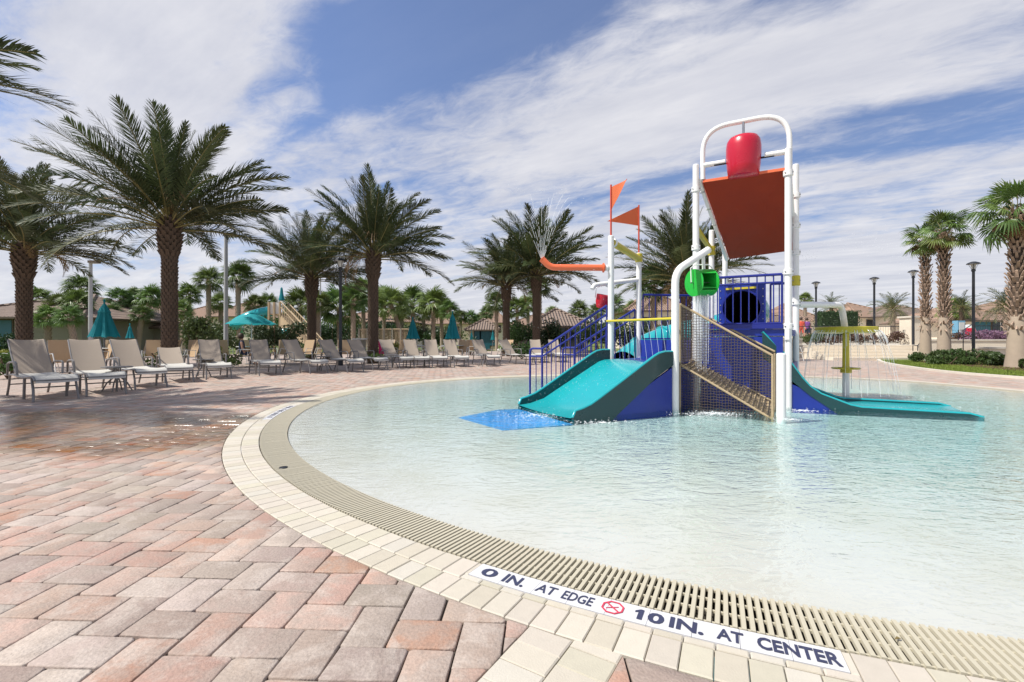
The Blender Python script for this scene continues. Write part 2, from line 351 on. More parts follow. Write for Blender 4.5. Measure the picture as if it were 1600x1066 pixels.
struct(ring_mesh([.6], [-.03], 'ground', M['lawn'], [(30, -.03), (120, -.03), (900, -.03), (4500, -.03)]))
dk = ring_mesh([.545], [-.013], 'pool_deck', M['joint'], [(12.5, -.013)]); struct(dk)
dk2 = ring_mesh([0], [-.006], 'paved_terrace', M['deck_far'], [(1, 0)])
bpy.data.objects.remove(dk2)
b = MB(); th = [2 * math.pi * i / 120 for i in range(120)]
vs = [Vector((CX + 12.49 * math.cos(t), CY + 12.49 * math.sin(t), -.009)) for t in th] + [Vector((CX + 34 * math.cos(t), CY + 34 * math.sin(t), -.009)) for t in th]
b.add(vs, [(k, (k + 1) % 120, 120 + (k + 1) % 120, 120 + k)[::-1] for k in range(120)])
far_deck = struct(b.build('paved_terrace', M['deck_far']))

# pool floor: beach entry, ten inches deep in the middle
b = MB(); NR = 14; vs = []; fs = []
for i in range(NR + 1):
    f = i / NR
    for k in range(NS):
        t = 2 * math.pi * k / NS; r = rad(t) * f; x, y = CX + r * math.cos(t), CY + r * math.sin(t)
        vs.append((x, y, -.012 - .085 * (1 - f ** 1.6)))
for i in range(NR):
    for k in range(NS):
        k2 = (k + 1) % NS; fs.append((i * NS + k, (i + 1) * NS + k, (i + 1) * NS + k2, i * NS + k2))
b.add(vs, fs)
M['floor'] = material('pool_plaster', (.495, .50, .485), .8, .05, 1.6, bump=.002, bscale=14, col2=(.46, .46, .43))
struct(b.build('pool_floor', M['floor'], smooth=60))
# water body
m = bpy.data.materials.new('pool_water'); m.use_nodes = True; t = m.node_tree; t.nodes.remove(t.nodes['Principled BSDF']); out = t.nodes['Material Output']
g = N(t, 'ShaderNodeNewGeometry'); hs = []
def wn(sx, sy, rz, amp, det=2, dist=.6, ridged=False):
    mp = N(t, 'ShaderNodeMapping'); mp.inputs['Scale'].default_value = (sx, sy, 1); mp.inputs['Rotation'].default_value = (0, 0, R(rz)); link(t, g.outputs['Position'], mp.inputs[0])
    n = N(t, 'ShaderNodeTexNoise'); n.inputs['Scale'].default_value = 1; n.inputs['Detail'].default_value = det; n.inputs['Distortion'].default_value = dist; link(t, mp.outputs[0], n.inputs['Vector'])
    o = n.outputs[0]
    if ridged: o = mth(t, 'SUBTRACT', 1, mth(t, 'MULTIPLY', mth(t, 'ABSOLUTE', mth(t, 'SUBTRACT', o, .5)), 3))
    return mth(t, 'MULTIPLY', o, amp)
hgt = mth(t, 'ADD', wn(3.2, 6.5, 12, .8, 2, .8), mth(t, 'ADD', wn(9, 17, -18, .42, 2, .6), mth(t, 'ADD', wn(4.2, 8, 28, .45, 2, .9, True), wn(8, 13, -35, .22, 2, 1.2, True))))
# ripples are stronger in the middle, where the spray falls
sx_ = N(t, 'ShaderNodeSeparateXYZ'); link(t, g.outputs['Position'], sx_.inputs[0])
dx = mth(t, 'SUBTRACT', sx_.outputs[0], CX + .3); dy = mth(t, 'SUBTRACT', sx_.outputs[1], CY - 1); dist = mth(t, 'SQRT', mth(t, 'ADD', mth(t, 'MULTIPLY', dx, dx), mth(t, 'MULTIPLY', dy, dy)))
st = N(t, 'ShaderNodeMapRange'); link(t, dist, st.inputs[0]); st.inputs[1].default_value = 2.2; st.inputs[2].default_value = 5.6; st.inputs[3].default_value = 1.0; st.inputs[4].default_value = .27
bp = N(t, 'ShaderNodeBump'); bp.inputs['Distance'].default_value = .031; link(t, hgt, bp.inputs['Height']); link(t, st.outputs[0], bp.inputs['Strength'])
gl = N(t, 'ShaderNodeBsdfGlossy'); gl.inputs['Roughness'].default_value = .06; gl.inputs[0].default_value = (1, 1, 1, 1); link(t, bp.outputs[0], gl.inputs['Normal'])
tr = N(t, 'ShaderNodeBsdfTransparent'); fr = N(t, 'ShaderNodeFresnel'); fr.inputs[0].default_value = 1.333; link(t, bp.outputs[0], fr.inputs['Normal'])
ms = N(t, 'ShaderNodeMixShader'); link(t, fr.outputs[0], ms.inputs[0]); link(t, tr.outputs[0], ms.inputs[1]); link(t, gl.outputs[0], ms.inputs[2]); link(t, ms.outputs[0], out.inputs['Surface'])
va = N(t, 'ShaderNodeVolumeAbsorption'); va.inputs[0].default_value = (.15, .88, .92, 1); va.inputs[1].default_value = .95; link(t, va.outputs[0], out.inputs['Volume'])
b = MB(); top = [pc(2 * math.pi * i / NS, .0, -.0055) for i in range(NS)]; bot = [Vector((p.x, p.y, -.5)) for p in top]
b.hexa(bot, top); struct(b.build('pool_water', m))
# trough under the grate
b = MB(); vs = []; fs = []
prof = [(-.004, -.014), (.0, -.1), (.262, -.1), (.262, -.012)]
for d, z in prof:
    for k in range(NS): vs.append(pc(2 * math.pi * k / NS, d, z))
for i in range(3):
    for k in range(NS):
        k2 = (k + 1) % NS; fs.append((i * NS + k, (i + 1) * NS + k, (i + 1) * NS + k2, i * NS + k2))
b.add(vs, fs)
# grate: a ring of radial slats carried on four hoops
root = empty('overflow_grate', (CX, CY, 0), 'curved beige slatted overflow grate between the water and the cream coping', 'drain grate')
b.build('channel', M['trough'], root)
pitch = .0278; ths = []; tt = 0
while tt < 2 * math.pi: ths.append(tt); tt += pitch / (rad(tt) + .13)
def slat_key(t_):
    p = pc(t_, .13); return (p.x ** 2 + p.y ** 2) if seen(p.x, p.y, 0) else 999 + p.x ** 2 + p.y ** 2
order = sorted(ths, key=slat_key); near = order[:300]; rest = order[300:]
sb = MB()
def slat(bm, w=.0188, L=.252, h=.012):
    bm.hexa([(-L / 2, -w / 2, -h), (L / 2, -w / 2, -h), (L / 2, w / 2, -h), (-L / 2, w / 2, -h)], [(-L / 2, -w / 2 + .002, 0), (L / 2, -w / 2 + .002, 0), (L / 2, w / 2 - .002, 0), (-L / 2, w / 2 - .002, 0)])
slat(sb); first = None
for i, t_ in enumerate(near):
    if first is None: o = sb.build('slat', M['slat'], root); o.data.transform(Matrix.Translation((CX, CY, 0))); first = o
    else: o = first.copy(); COL.objects.link(o)
    p = pc(t_, .131, .001 + random.uniform(-.0004, .0006)); o.location = p - Vector((CX, CY, 0)); o.rotation_euler = (0, 0, t_ + random.gauss(0, .002))
b = MB()
for t_ in rest:
    p = pc(t_, .131); cs, sn = math.cos(t_), math.sin(t_); q = MB(); slat(q)
    b.add([(p.x + v[0] * cs - v[1] * sn, p.y + v[0] * sn + v[1] * cs, v[2] + .001) for v in q.v], q.f)
o = b.build('slat_row', M['slat'], root); o['kind'] = 'stuff'
for dd in (.012, .085, .165, .245):
    b = MB(); vs = []; fs = []
    for z, da in ((-.0055, -.004), (-.0055, .004), (-.016, .004), (-.016, -.004)):
        for k in range(480): vs.append(pc(2 * math.pi * k / 480, dd + da, z))
    for i in range(4):
        j = (i + 1) % 4
        for k in range(480): k2 = (k + 1) % 480; fs.append((i * 480 + k, j * 480 + k, j * 480 + k2, i * 480 + k2)[::-1])
    b.add(vs, fs); b.build('hoop', M['slat'], root)

# generic paving block from a polygon
def block(bm, poly, z=0.0, h=.028, bev=.005, tint=(.5, .5, .5), soft=True, tilt=0):
    n = len(poly); cx = sum(p[0] for p in poly) / n; cy = sum(p[1] for p in poly) / n
    def inset(p, d):
        dx, dy = p[0] - cx, p[1] - cy; L = math.hypot(dx, dy) or 1; k = max(0, 1 - d * 1.41 / L); return cx + dx * k, cy + dy * k
    if soft and n == 4:           # tumbled corners
        q = []
        for i in range(4):
            p, a, c = poly[i], poly[i - 1], poly[(i + 1) % 4]
            for o_ in (a, c):
                L = math.hypot(o_[0] - p[0], o_[1] - p[1]); k = random.uniform(.004, .012) / max(L, .02); q.append((p[0] + (o_[0] - p[0]) * k, p[1] + (o_[1] - p[1]) * k))
        poly = q; n = 8
    tz = lambda p: z + (p[0] - cx) * tilt + (p[1] - cy) * tilt * .6
    lo = [(p[0], p[1], z - h) for p in poly]; mid = [(p[0], p[1], tz(p) - bev * .9) for p in poly]
    m2 = [(*inset(p, bev * .35), 0) for p in poly]; m2 = [(p[0], p[1], tz(p) - bev * .28) for p in m2]
    hi = [(*inset(p, bev), 0) for p in poly]; hi = [(p[0], p[1], tz(p)) for p in hi]
    loops = [lo, mid, m2, hi] if soft else [lo, mid, hi]
    vs = [v for l in loops for v in l]; fs = []
    for i in range(len(loops) - 1):
        for k in range(n): fs.append((i * n + k, i * n + (k + 1) % n, (i + 1) * n + (k + 1) % n, (i + 1) * n + k))
    fs.append(tuple(range((len(loops) - 1) * n, len(loops) * n)))
    if bm.c is None: bm.c = []
    bm.add(vs, fs); bm.c += [tint] * len(fs)
def clip(poly, nx, ny, d):       # keep side where nx*x+ny*y >= d
    out = []
    for i in range(len(poly)):
        a, c = poly[i], poly[(i + 1) % len(poly)]; da = nx * a[0] + ny * a[1] - d; dc = nx * c[0] + ny * c[1] - d
        if da >= 0: out.append(a)
        if (da >= 0) != (dc >= 0): k = da / (da - dc); out.append((a[0] + (c[0] - a[0]) * k, a[1] + (c[1] - a[1]) * k))
    return out
def area(p): return abs(sum(p[i][0] * p[(i + 1) % len(p)][1] - p[(i + 1) % len(p)][0] * p[i][1] for i in range(len(p)))) / 2

# cream branch band that leaves the coping towards the viewer
BQ = Vector((.222, 1.58)); BD = Vector((-.53, -.85)).normalized(); BNN = Vector((-BD.y, BD.x)); BW = .162
# ---- coping
coping = empty('pool_coping', (CX, CY, 0), 'double row of cream coping bricks curving round the splash pool', 'pool coping')
CT = [(.50, .455, .375), (.52, .475, .395), (.48, .435, .35), (.50, .45, .38), (.51, .475, .405), (.485, .45, .355)]
TXT = [None, None]
def ang(px, py): p = gnd(px, py); return math.atan2(p.y - CY, p.x - CX) % (2 * math.pi)
TA0, TA1 = ang(748, 886), ang(1320, 1032)
FA0, FA1 = ang(458, 634), ang(408, 656)
TA0, TA1 = min(TA0, TA1), max(TA0, TA1); FA0, FA1 = min(FA0, FA1), max(FA0, FA1)
items = []
for d0, d1, ph in ((.264, .408, 0), (.412, .556, .4)):
    t_ = ph * .015
    while t_ < 2 * math.pi + ph * .015 - .006:
        dt = .0985 / (rad(t_) + (d0 + d1) / 2); g_ = .0016 / (rad(t_) + d0); a0, a1 = t_ + g_, t_ + dt - g_
        dd0 = d0
        tm = (t_ + dt / 2) % (2 * math.pi)
        if ph == 0:
            for E0, E1 in ((TA0, TA1), (FA0, FA1)):
                if a1 > E0 and a0 < E1:
                    dd0 = .378
                    if a0 < E0: q_ = [pc(a0, d0), pc(E0 - .0002, d0), pc(E0 - .0002, .376), pc(a0, .376)]; items.append([(p.x, p.y) for p in q_][::-1])
                    if a1 > E1: q_ = [pc(E1 + .0002, d0), pc(a1, d0), pc(a1, .376), pc(E1 + .0002, .376)]; items.append([(p.x, p.y) for p in q_][::-1])
        poly = [pc(a0, dd0), pc(a1, dd0), pc(a1, d1), pc(a0, d1)]; poly = [(p.x, p.y) for p in poly][::-1]
        items.append(poly); t_ += dt
# branch bricks
for s_ in range(40):
    for side in (-1, 1):
        c0 = BQ + BD * (s_ * .098 - .06 + (.0 if side < 0 else .03)); w0, w1 = (.002, BW) if side > 0 else (-BW, -.002)
        q = [c0 + BNN * w0, c0 + BNN * w1, c0 + BNN * w1 + BD * .0955, c0 + BNN * w0 + BD * .0955]; poly = [(p.x, p.y) for p in q]
        cxp = sum(p[0] for p in poly) / 4; cyp = sum(p[1] for p in poly) / 4; th_ = math.atan2(cyp - CY, cxp - CX)
        lim = rad(th_) + .560; nx, ny = math.cos(th_), math.sin(th_)
        poly = clip(poly, nx, ny, nx * CX + ny * CY + lim)
        if len(poly) > 2 and area(poly) > .0006: items.append(poly)
def cen(p): return sum(q[0] for q in p) / len(p), sum(q[1] for q in p) / len(p)
def keyp(p): x, y = cen(p); return (x * x + y * y) if seen(x, y, -.2) else 9999 + x * x + y * y
def ccw(p):
    a = sum(p[i][0] * p[(i + 1) % len(p)][1] - p[(i + 1) % len(p)][0] * p[i][1] for i in range(len(p)))
    return p if a > 0 else p[::-1]
items = [ccw(p) for p in items]; items.sort(key=keyp)
for p in items[:300]:
    bm = MB(); k = random.uniform(.94, 1.05); c = random.choice(CT); block(bm, p, random.uniform(-.0008, .0012), bev=.004, tint=tuple(x * k for x in c), soft=False, tilt=random.gauss(0, .003)); bm.build('brick', M['coping'], coping)
bm = MB()
for p in items[300:]:
    k = random.uniform(.95, 1.04); c = random.choice(CT); block(bm, p, 0, bev=.004, tint=tuple(x * k for x in c), soft=False)
bm.build('far_bricks', M['coping'], coping)['kind'] = 'stuff'

# ---- herringbone pavers
PL, PW = .2335, .1525; TH = R(-3.0); O0 = Vector((-1.498, 1.430)); cs, sn = math.cos(TH), math.sin(TH)
TINTS = [((.42, .28, .225), 4), ((.44, .32, .26), 4), ((.32, .265, .225), 2.0), ((.385, .315, .26), 2.6), ((.41, .25, .18), 2), ((.34, .265, .225), 2.6), ((.44, .365, .315), 1.8)]
pav = []
g_ = .0025
YMAX = 15.2
for i in range(-140, 140):
    for j in range(-90, 90):
        bx, by = i * PW + j * PL, i * PW - j * PL
        for kx, ky, w, h in ((0, 0, PL, PW), (0, PW, PW, PL)):
            x0, y0 = bx + kx, by + ky; xc, yc = x0 + w / 2, y0 + h / 2
            X = O0.x + xc * cs - yc * sn; Y = O0.y + xc * sn + yc * cs
            if Y < -5: continue
            dx_, dy_ = X - CX, Y - CY; rr = math.hypot(dx_, dy_); 
            if rr > 12.4: continue
            t_ = math.atan2(dy_, dx_); lim = rad(t_) + .559
            if rr < lim - .16: continue
            poly = []
            for (ax_, ay_) in ((x0 + g_, y0 + g_), (x0 + w - g_, y0 + g_), (x0 + w - g_, y0 + h - g_), (x0 + g_, y0 + h - g_)):
                ax_ += random.gauss(0, .0021); ay_ += random.gauss(0, .0021)
                poly.append((O0.x + ax_ * cs - ay_ * sn, O0.y + ax_ * sn + ay_ * cs))
            if rr < lim + .16:
                nx, ny = dx_ / rr, dy_ / rr; poly = clip(poly, nx, ny, nx * CX + ny * CY + lim + .002)
                if len(poly) < 3: continue
            q = Vector(cen(poly)) - BQ; la = q.dot(BNN); al = q.dot(BD)
            if al > -.2 and abs(la) < BW + .15:
                s_ = 1 if la > 0 else -1
                n_ = BNN * s_; poly = clip(poly, n_.x, n_.y, n_.dot(BQ) + BW + .003)
                if len(poly) < 3: continue
            if area(poly) < .0007: continue
            pav.append(poly)
pav.sort(key=keyp)
def ptint():
    c = random.choices([a for a, _ in TINTS], [w for _, w in TINTS])[0]; k = random.uniform(.82, 1.04); return tuple(x * k * random.uniform(.98, 1.02) for x in c)
ORG[dk.name] = (0, 0, 0)
for p in pav[:300]:
    bm = MB(); block(bm, p, random.gauss(0, .0008), bev=.0052, tint=ptint(), soft=True, tilt=random.gauss(0, .005)); bm.build('paver', M['paver'], dk, smooth=50)
bm = MB()
for p in pav[300:]:
    x, y = cen(p); block(bm, p, random.gauss(0, .0008), bev=.0045, tint=ptint(), soft=(y < 4 and seen(x, y, 1)), tilt=random.gauss(0, .003))
bm.build('far_pavers', M['paver'], dk)['kind'] = 'stuff'
print('pavers', len(pav), 'coping', len(items))

# ---- depth marker tiles with lettering
def text_mesh(body, size, bold, name, mat, parent, M4, sx=1.0, z0=0):
    cu = bpy.data.curves.new('lettering', 'FONT'); cu.body = body; cu.size = .09; cu.align_x = 'CENTER'; cu.align_y = 'CENTER'; cu.extrude = .0006; cu.offset = bold; cu.resolution_u = 3
    to = bpy.data.objects.new('lettering', cu); COL.objects.link(to)
    dg = bpy.context.evaluated_depsgraph_get(); me = bpy.data.meshes.new_from_object(to.evaluated_get(dg)); bpy.data.objects.remove(to)
    
    xs = [v.co.x for v in me.vertices]; ys = [v.co.y for v in me.vertices]; cx_, cy_ = (min(xs) + max(xs)) / 2, (min(ys) + max(ys)) / 2
    me.transform(Matrix.Diagonal((sx / (max(xs) - min(xs)), size / (max(ys) - min(ys)), 1, 1)) @ Matrix.Translation((-cx_, -cy_, 0))); me.transform(M4); me.materials.clear(); me.materials.append(mat); me.name = name
    if parent:
        o_ = ORG.get(parent.name, (0, 0, 0)); me.transform(Matrix.Translation((-o_[0], -o_[1], -o_[2])))
    o = bpy.data.objects.new(name, me); COL.objects.link(o); o.parent = parent; return o
def marker(label, a_lo, a_hi, glyphs):
    pm = pc((a_lo + a_hi) / 2, .32); root = empty('depth_marker', tuple(pm), label, 'depth marker'); ntile = max(3, round((a_hi - a_lo) * 6.98 / .152))
    for k in range(ntile):
        a0 = a_lo + (a_hi - a_lo) * k / ntile + .0001; a1 = a_lo + (a_hi - a_lo) * (k + 1) / ntile - .0001; am = (a0 + a1) / 2
        bm = MB(); lo = [pc(a0, .267, -.02), pc(a0, .374, -.02), pc(am, .374, -.02), pc(a1, .374, -.02), pc(a1, .267, -.02), pc(am, .267, -.02)]
        bm.hexa(lo[::-1], [Vector((p.x, p.y, .0015)) for p in lo[::-1]]); bm.build('tile', M['tile'], root)
    for g in glyphs:
        body, a, size, sx, bold = g
        p = pc(a, .3215, .0034); mt = Matrix.Translation(p) @ Matrix.Rotation(a + math.pi / 2, 4, 'Z')
        if body == 'SIGN':
            bm = MB(); n = 8
            for r0, r1 in (((.036, .043)),):
                vs = []
                for rr_ in (r0, r1):
                    for z_ in (0, .001):
                        for k in range(n): w = math.pi / 8 + k * math.pi / 4; vs.append(mt @ Vector((math.cos(w) * rr_, math.sin(w) * rr_, z_)))
                fs = []
                for k in range(n):
                    k2 = (k + 1) % n; fs += [(n + k, n + k2, 3 * n + k2, 3 * n + k)[::-1], (2 * n + k, 2 * n + k2, 3 * n + k2, 3 * n + k), (k, k2, n + k2, n + k)[::-1]]
                bm.add(vs, fs)
            for w in (R(40), ):
                d = Vector((math.cos(w), -math.sin(w), 0)); e = Vector((d.y, -d.x, 0)) * .003
                q = [mt @ (d * -.037 - e), mt @ (d * .037 - e), mt @ (d * .037 + e), mt @ (d * -.037 + e)]; bm.plate(q, (0, 0, 1), .0012)
            d = Vector((1, .55, 0)).normalized(); e = Vector((d.y, -d.x, 0)) * .0018
            q = [mt @ (d * -.026 - e), mt @ (d * .022 - e), mt @ (d * .022 + e), mt @ (d * -.026 + e)]; bm.plate(q, (0, 0, 1), .0009)
            bm.build('no_diving_symbol', M['redink'], root)
        elif body == '10':
            s_ = size / .064; q = [(-.048, -.032), (-.030, -.032), (-.030, .032), (-.043, .032), (-.060, .018), (-.060, .008), (-.048, .014)]
            bm = MB(); bm.plate([mt @ Vector((x_ * s_ + .006, y_ * s_, 0)) for x_, y_ in q], (0, 0, 1), .0006); bm.build('lettering', M['ink'], root)
            text_mesh('0', size, bold, 'lettering', M['ink'], root, mt @ Matrix.Translation((.021, 0, 0)), sx * .58)
        else: text_mesh(body, size, bold, 'lettering', M['ink'], root, mt, sx)
    return root
AG = lambda px, py: ang(px, py)
marker('white tile strip reading 0 IN. AT EDGE 10 IN. AT CENTER in the foreground', TA0, TA1,
       [('0', AG(771.5, 891.5), .064, .074, .0022), ('IN.', AG(809, 904), .066, .098, .0022), ('AT', AG(860, 916), .058, .082, .0008), ('EDGE', AG(908, 929), .060, .122, .0008), ('SIGN', AG(961, 944), 0, 0, 0),
        ('10', AG(1018, 957), .064, .098, .003), ('IN.', AG(1074, 970.5), .066, .112, .003), ('AT', AG(1140, 985), .062, .082, .002), ('CENTER', AG(1243, 1007), .066, .232, .0025)])
fs_ = FA1 - FA0
marker('white lettered tile strip on the far left curve of the coping', FA0, FA1,
       [(b_, FA0 + fs_ * f_, .062, w_, .002) for b_, f_, w_ in (('0', .07, .07), ('IN.', .18, .10), ('AT', .30, .08), ('EDGE', .44, .12), ('10', .60, .09), ('IN.', .73, .11), ('AT', .86, .08))])
# leaf litter on the grate
b = MB(); p = gnd(1403, 1002); b.add([p + Vector(q) for q in ((-.012, 0, .006), (0, -.006, .014), (.014, .002, .007), (.002, .008, .012))], [(0, 1, 2, 3)])
tag(b.build('fallen_leaf', M['leaf_dry'], org=tuple(p)), 'small brown curled leaf lying on the beige grate', 'leaf')
p = gnd(443, 731)
b = MB(); b.lathe([(.0, .006), (.03, .006), (.034, .001)], p, 12); tag(b.build('drain_cap', M['dark'], org=tuple(p)), 'small round black cap on the far left part of the grate', 'drain cap')

# ------------------------------------------------------------------ water play structure
V = Vector
P1, P2, P3, P4 = V((1.70, 8.0, 0)), V((2.45, 9.0, 0)), V((2.34, 6.68, 0)), V((3.0, 7.6, 0))
P5, P6, P7, P8, P9 = V((3.64, 8.5, 0)), V((4.25, 9.3, 0)), V((3.49, 6.04, 0)), V((4.15, 7.0, 0)), V((4.72, 7.75, 0))
FL = -.19
def up(p, z): return V((p.x, p.y, z))
ps = empty('water_play_structure', (3.2, 7.6, 0), 'white post climbing structure with red bucket and teal slides in the splash pool', 'play structure')
def part(name, mat, bm, par=None, sm=35): return bm.build(name, mat, par or ps, smooth=sm)
def post(p, z0, z1, r, name='post'):
    b = MB(); b.lathe([(r, z0), (r, z1 - r * .35), (r * .8, z1 - r * .08), (0, z1)], (p.x, p.y, 0), 20); o = part(name, M['white'], b)
    return o
post(P1, FL, 2.79, .051); post(P2, FL, 2.68, .049); post(P4, FL, 3.86, .050); post(P8, FL, 3.88, .048); post(P5, FL, 3.0, .046); post(P6, FL, 2.86, .048); post(P7, FL, .83, .057); post(P9, FL, 3.92, .048)
def bend(pts, rad_=.1, n=6):
    out = [V(pts[0])]
    for i in range(1, len(pts) - 1):
        a, p, c = V(pts[i - 1]), V(pts[i]), V(pts[i + 1]); d1 = (a - p).normalized(); d2 = (c - p).normalized(); r_ = min(rad_, (a - p).length * .48, (c - p).length * .48)
        q0, q1 = p + d1 * r_, p + d2 * r_
        for k in range(n + 1): t_ = k / n; out.append(q0 * (1 - t_) ** 2 + p * 2 * t_ * (1 - t_) + q1 * t_ ** 2)
    out.append(V(pts[-1])); return out
# bent post carrying the green drum
b = MB(); tip = V((2.93, 6.98, 2.34)); b.tube(bend([up(P3, FL), up(P3, 1.98), tip], .18), .053, 20); part('bent_post', M['white'], b)
b = MB(); b.lathe([(.056, 0), (.056, .012), (.048, .02), (0, .022)], tip, 20, tip - up(P3, 1.98)); part('end_cap', M['white'], b)
# clamps and bolts
def clamp(p, z, r, mat='white', h=.09, name='collar'):
    b = MB(); b.lathe([(r, -h / 2), (r + .018, -h / 2 + .006), (r + .018, h / 2 - .006), (r, h / 2)], up(p, z), 20); o = part(name, M[mat], b)
    for k in range(4):
        a = k * math.pi / 2 + .5; q = MB(); q.lathe([(.011, 0), (.011, .012), (0, .014)], up(p, z) + V((math.cos(a), math.sin(a), 0)) * (r + .016), 6, (math.cos(a), math.sin(a), 0)); q.build('bolt', M['steel'], o)
for p, z in ((P4, 3.45), (P4, 2.5), (P8, 3.5), (P9, 3.4), (P9, 2.9), (P9, 1.62), (P8, 1.2), (P9, 2.45)): clamp(p, z, .050)
clamp(P5, 2.62, .047, 'yellow', .17); clamp(P2, 2.58, .050, 'yellow', .17); clamp(P8, 2.02, .049); clamp(P9, 1.98, .049, 'yellow', .17)
# yellow cross pipes
b = MB(); b.tube([up(P1, 2.68) + V((.03, .05, 0)), up(P2, 2.56)], .062, 16); part('yellow_cross_pipe', M['yellow'], b)
b = MB(); b.tube([up(P4, 2.83), up(P5, 2.62)], .045, 16); part('yellow_cross_pipe', M['yellow'], b)
b = MB(); b.lathe([(.05, -.03), (.075, -.02), (.075, .02), (.05, .03)], up(P1, 2.68) + V((.06, .09, 0)), 16, (.6, .8, -.1)); part('pipe_flange', M['white'], b)
b = MB(); b.tube([up(P1, 1.32) + V((-.07, 0, 0)), up(P3, 1.305)], .02, 10); part('yellow_bar', M['yellow'], b)
# white side arm with red bucket behind the left post
b = MB(); b.tube(bend([up(P2, 2.16), V((1.55, 8.75, 2.03)), V((1.50, 8.72, 1.95))], .05), .042, 14); part('side_arm', M['white'], b)
b = MB(); c = V((1.73, 8.85, 1.72)); b.lathe([(0, -.12), (.10, -.12), (.14, -.02), (.15, .13), (.13, .13), (.12, -.08)], c, 20, (.2, -.2, 1)); part('small_red_bucket', M['red'], b)
b = MB(); b.tube([c + V((-.15, 0, .08)), c + V((-.13, 0, .26)), c + V((.0, 0, .33)), c + V((.13, 0, .26)), c + V((.15, 0, .08))], .008, 6); part('bucket_hanger', M['steel'], b)
# orange spray pipe
pz = 2.235; b = MB()
pipe = bend([up(P1, pz) + V((-.10, 0, 0)), V((.66, 8.02, pz + .01)), V((.52, 8.02, pz + .15))], .13); b.tube(pipe, .055, 16, cap=False); part('spray_pipe', M['orange'], b)
b = MB(); b.lathe([(.055, 0), (.082, .0), (.082, .02), (.055, .02)], up(P1, pz) + V((-.12, 0, 0)), 18, (-1, 0, 0)); part('spray_flange', M['orange'], b)
b = MB(); b.lathe([(0, -.01), (.05, -.01), (.058, 0), (.058, .012), (0, .02)], pipe[-1], 16, pipe[-1] - pipe[-2]); part('spray_nozzle', M['orange'], b)
b = MB(); b.lathe([(.05, 0), (.05, .07)], up(P1, pz) + V((-.05, 0, 0)), 14, (-1, 0, 0)); part('pipe_stub', M['white'], b)
# flags
def flag(p, z0, z1, tri, bulge):
    b = MB(); b.tube([up(p, z0 - .05), up(p, z1)], .016, 8); po = part('flag_pole', M['flag_pole'], b)
    a, bb, c = [V(q) for q in tri]; n = 8; vs = []; fs = []; nr = (bb - a).cross(c - a).normalized()
    for i in range(n + 1):
        t_ = i / n; top = a.lerp(bb, t_); bot = c.lerp(bb, t_)
        for j in range(4):
            s_ = j / 3; q = top.lerp(bot, s_) + nr * bulge * math.sin(t_ * 2.6 + s_) * t_; vs.append(q)
    for i in range(n):
        for j in range(3): fs.append((i * 4 + j, i * 4 + j + 1, i * 4 + j + 5, i * 4 + j + 4))
    m_ = MB(); m_.add(vs, fs); m_.add([v + nr * .003 for v in vs], [f[::-1] for f in fs]); m_.build('flag', M['flag'], po, smooth=60)
flag(P1, 2.79, 3.66, [up(P1, 3.62), V((1.93, 7.82, 3.70)), up(P1, 3.22)], .03)
flag(P2, 2.66, 3.60, [up(P2, 3.58), V((1.80, 8.8, 3.24)), up(P2, 3.20)], .02)
# bucket frame loop, arms and tipping bucket
La, Lb = P4 + V((.10, -.03, 0)), P8 + V((.02, .0, 0))
b = MB(); b.tube(bend([up(La, 3.60), up(La, 4.42), up(Lb, 4.42), up(Lb, 3.55)], .55, 10), .038, 18); part('bucket_frame', M['white'], b)
w = (P8 - P4).normalized(); n3 = V((-w.y, w.x, 0))
b = MB(); b.tube([up(La, 3.83), up(La, 3.83) + w * .33], .040, 14); part('bucket_arm', M['white'], b)
b = MB(); b.tube([up(Lb, 3.83), up(Lb, 3.83) - w * .33], .040, 14); part('bucket_arm', M['white'], b)
bc = up(P4.lerp(P8, .535), 3.80)
b = MB(); b.tube([bc - w * .42, bc + w * .42], .016, 8); part('axle', M['dark'], b)
b = MB(); b.lathe([(0, -.28), (.205, -.28), (.218, -.27), (.238, -.12), (.25, .05), (.25, .18), (.238, .27), (.205, .325), (.15, .35), (0, .36)], bc + V((0, 0, .02)), 36); part('tipping_bucket', M['red'], b, sm=50)
b = MB(); b.tube([bc + V((0, 0, .36)), bc + V((0, 0, .60))], .02, 8); part('swivel', M['steel'], b)
# orange splash board under the bucket
f0, f1 = up(P4, 3.55) + V((.10, -.03, 0)), up(P8, 3.55) + V((-.03, .02, 0)); g0, g1 = V((4.27, 9.15, 2.58)), V((5.08, 8.47, 2.62))
nb = (f1 - f0).cross(g0 - f0).normalized(); nb = nb if nb.z > 0 else -nb
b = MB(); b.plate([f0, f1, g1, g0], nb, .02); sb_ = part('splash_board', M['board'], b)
for a_, c_ in ((f0, g0), (f1, g1)):
    b = MB(); b.plate([a_, c_, c_ + V((0, 0, .14)), a_ + V((0, 0, .14))], w, .018); b.build('side_lip', M['orange'], sb_)
b = MB(); b.plate([f0 - w * .0, f1, f1 + V((0, 0, .04)), f0 + V((0, 0, .04))], n3, -.02); b.build('front_lip', M['orange'], sb_)
for a_, c_, e_ in ((f0 - w * .05, g0 - w * .05, P6), (f1 + w * .04, g1 + w * .06, P9)):
    b = MB(); b.tube([up(a_, a_.z + .05), V(c_) - V((0, 0, .0))], .036, 12); part('board_beam', M['white'], b)
for k in range(5):
    q = f0.lerp(g0, .1 + .2 * k) - w * .09
    b = MB(); b.tube([q, q + w * .07], .016, 6); b.build('bolt', M['steel'], sb_)
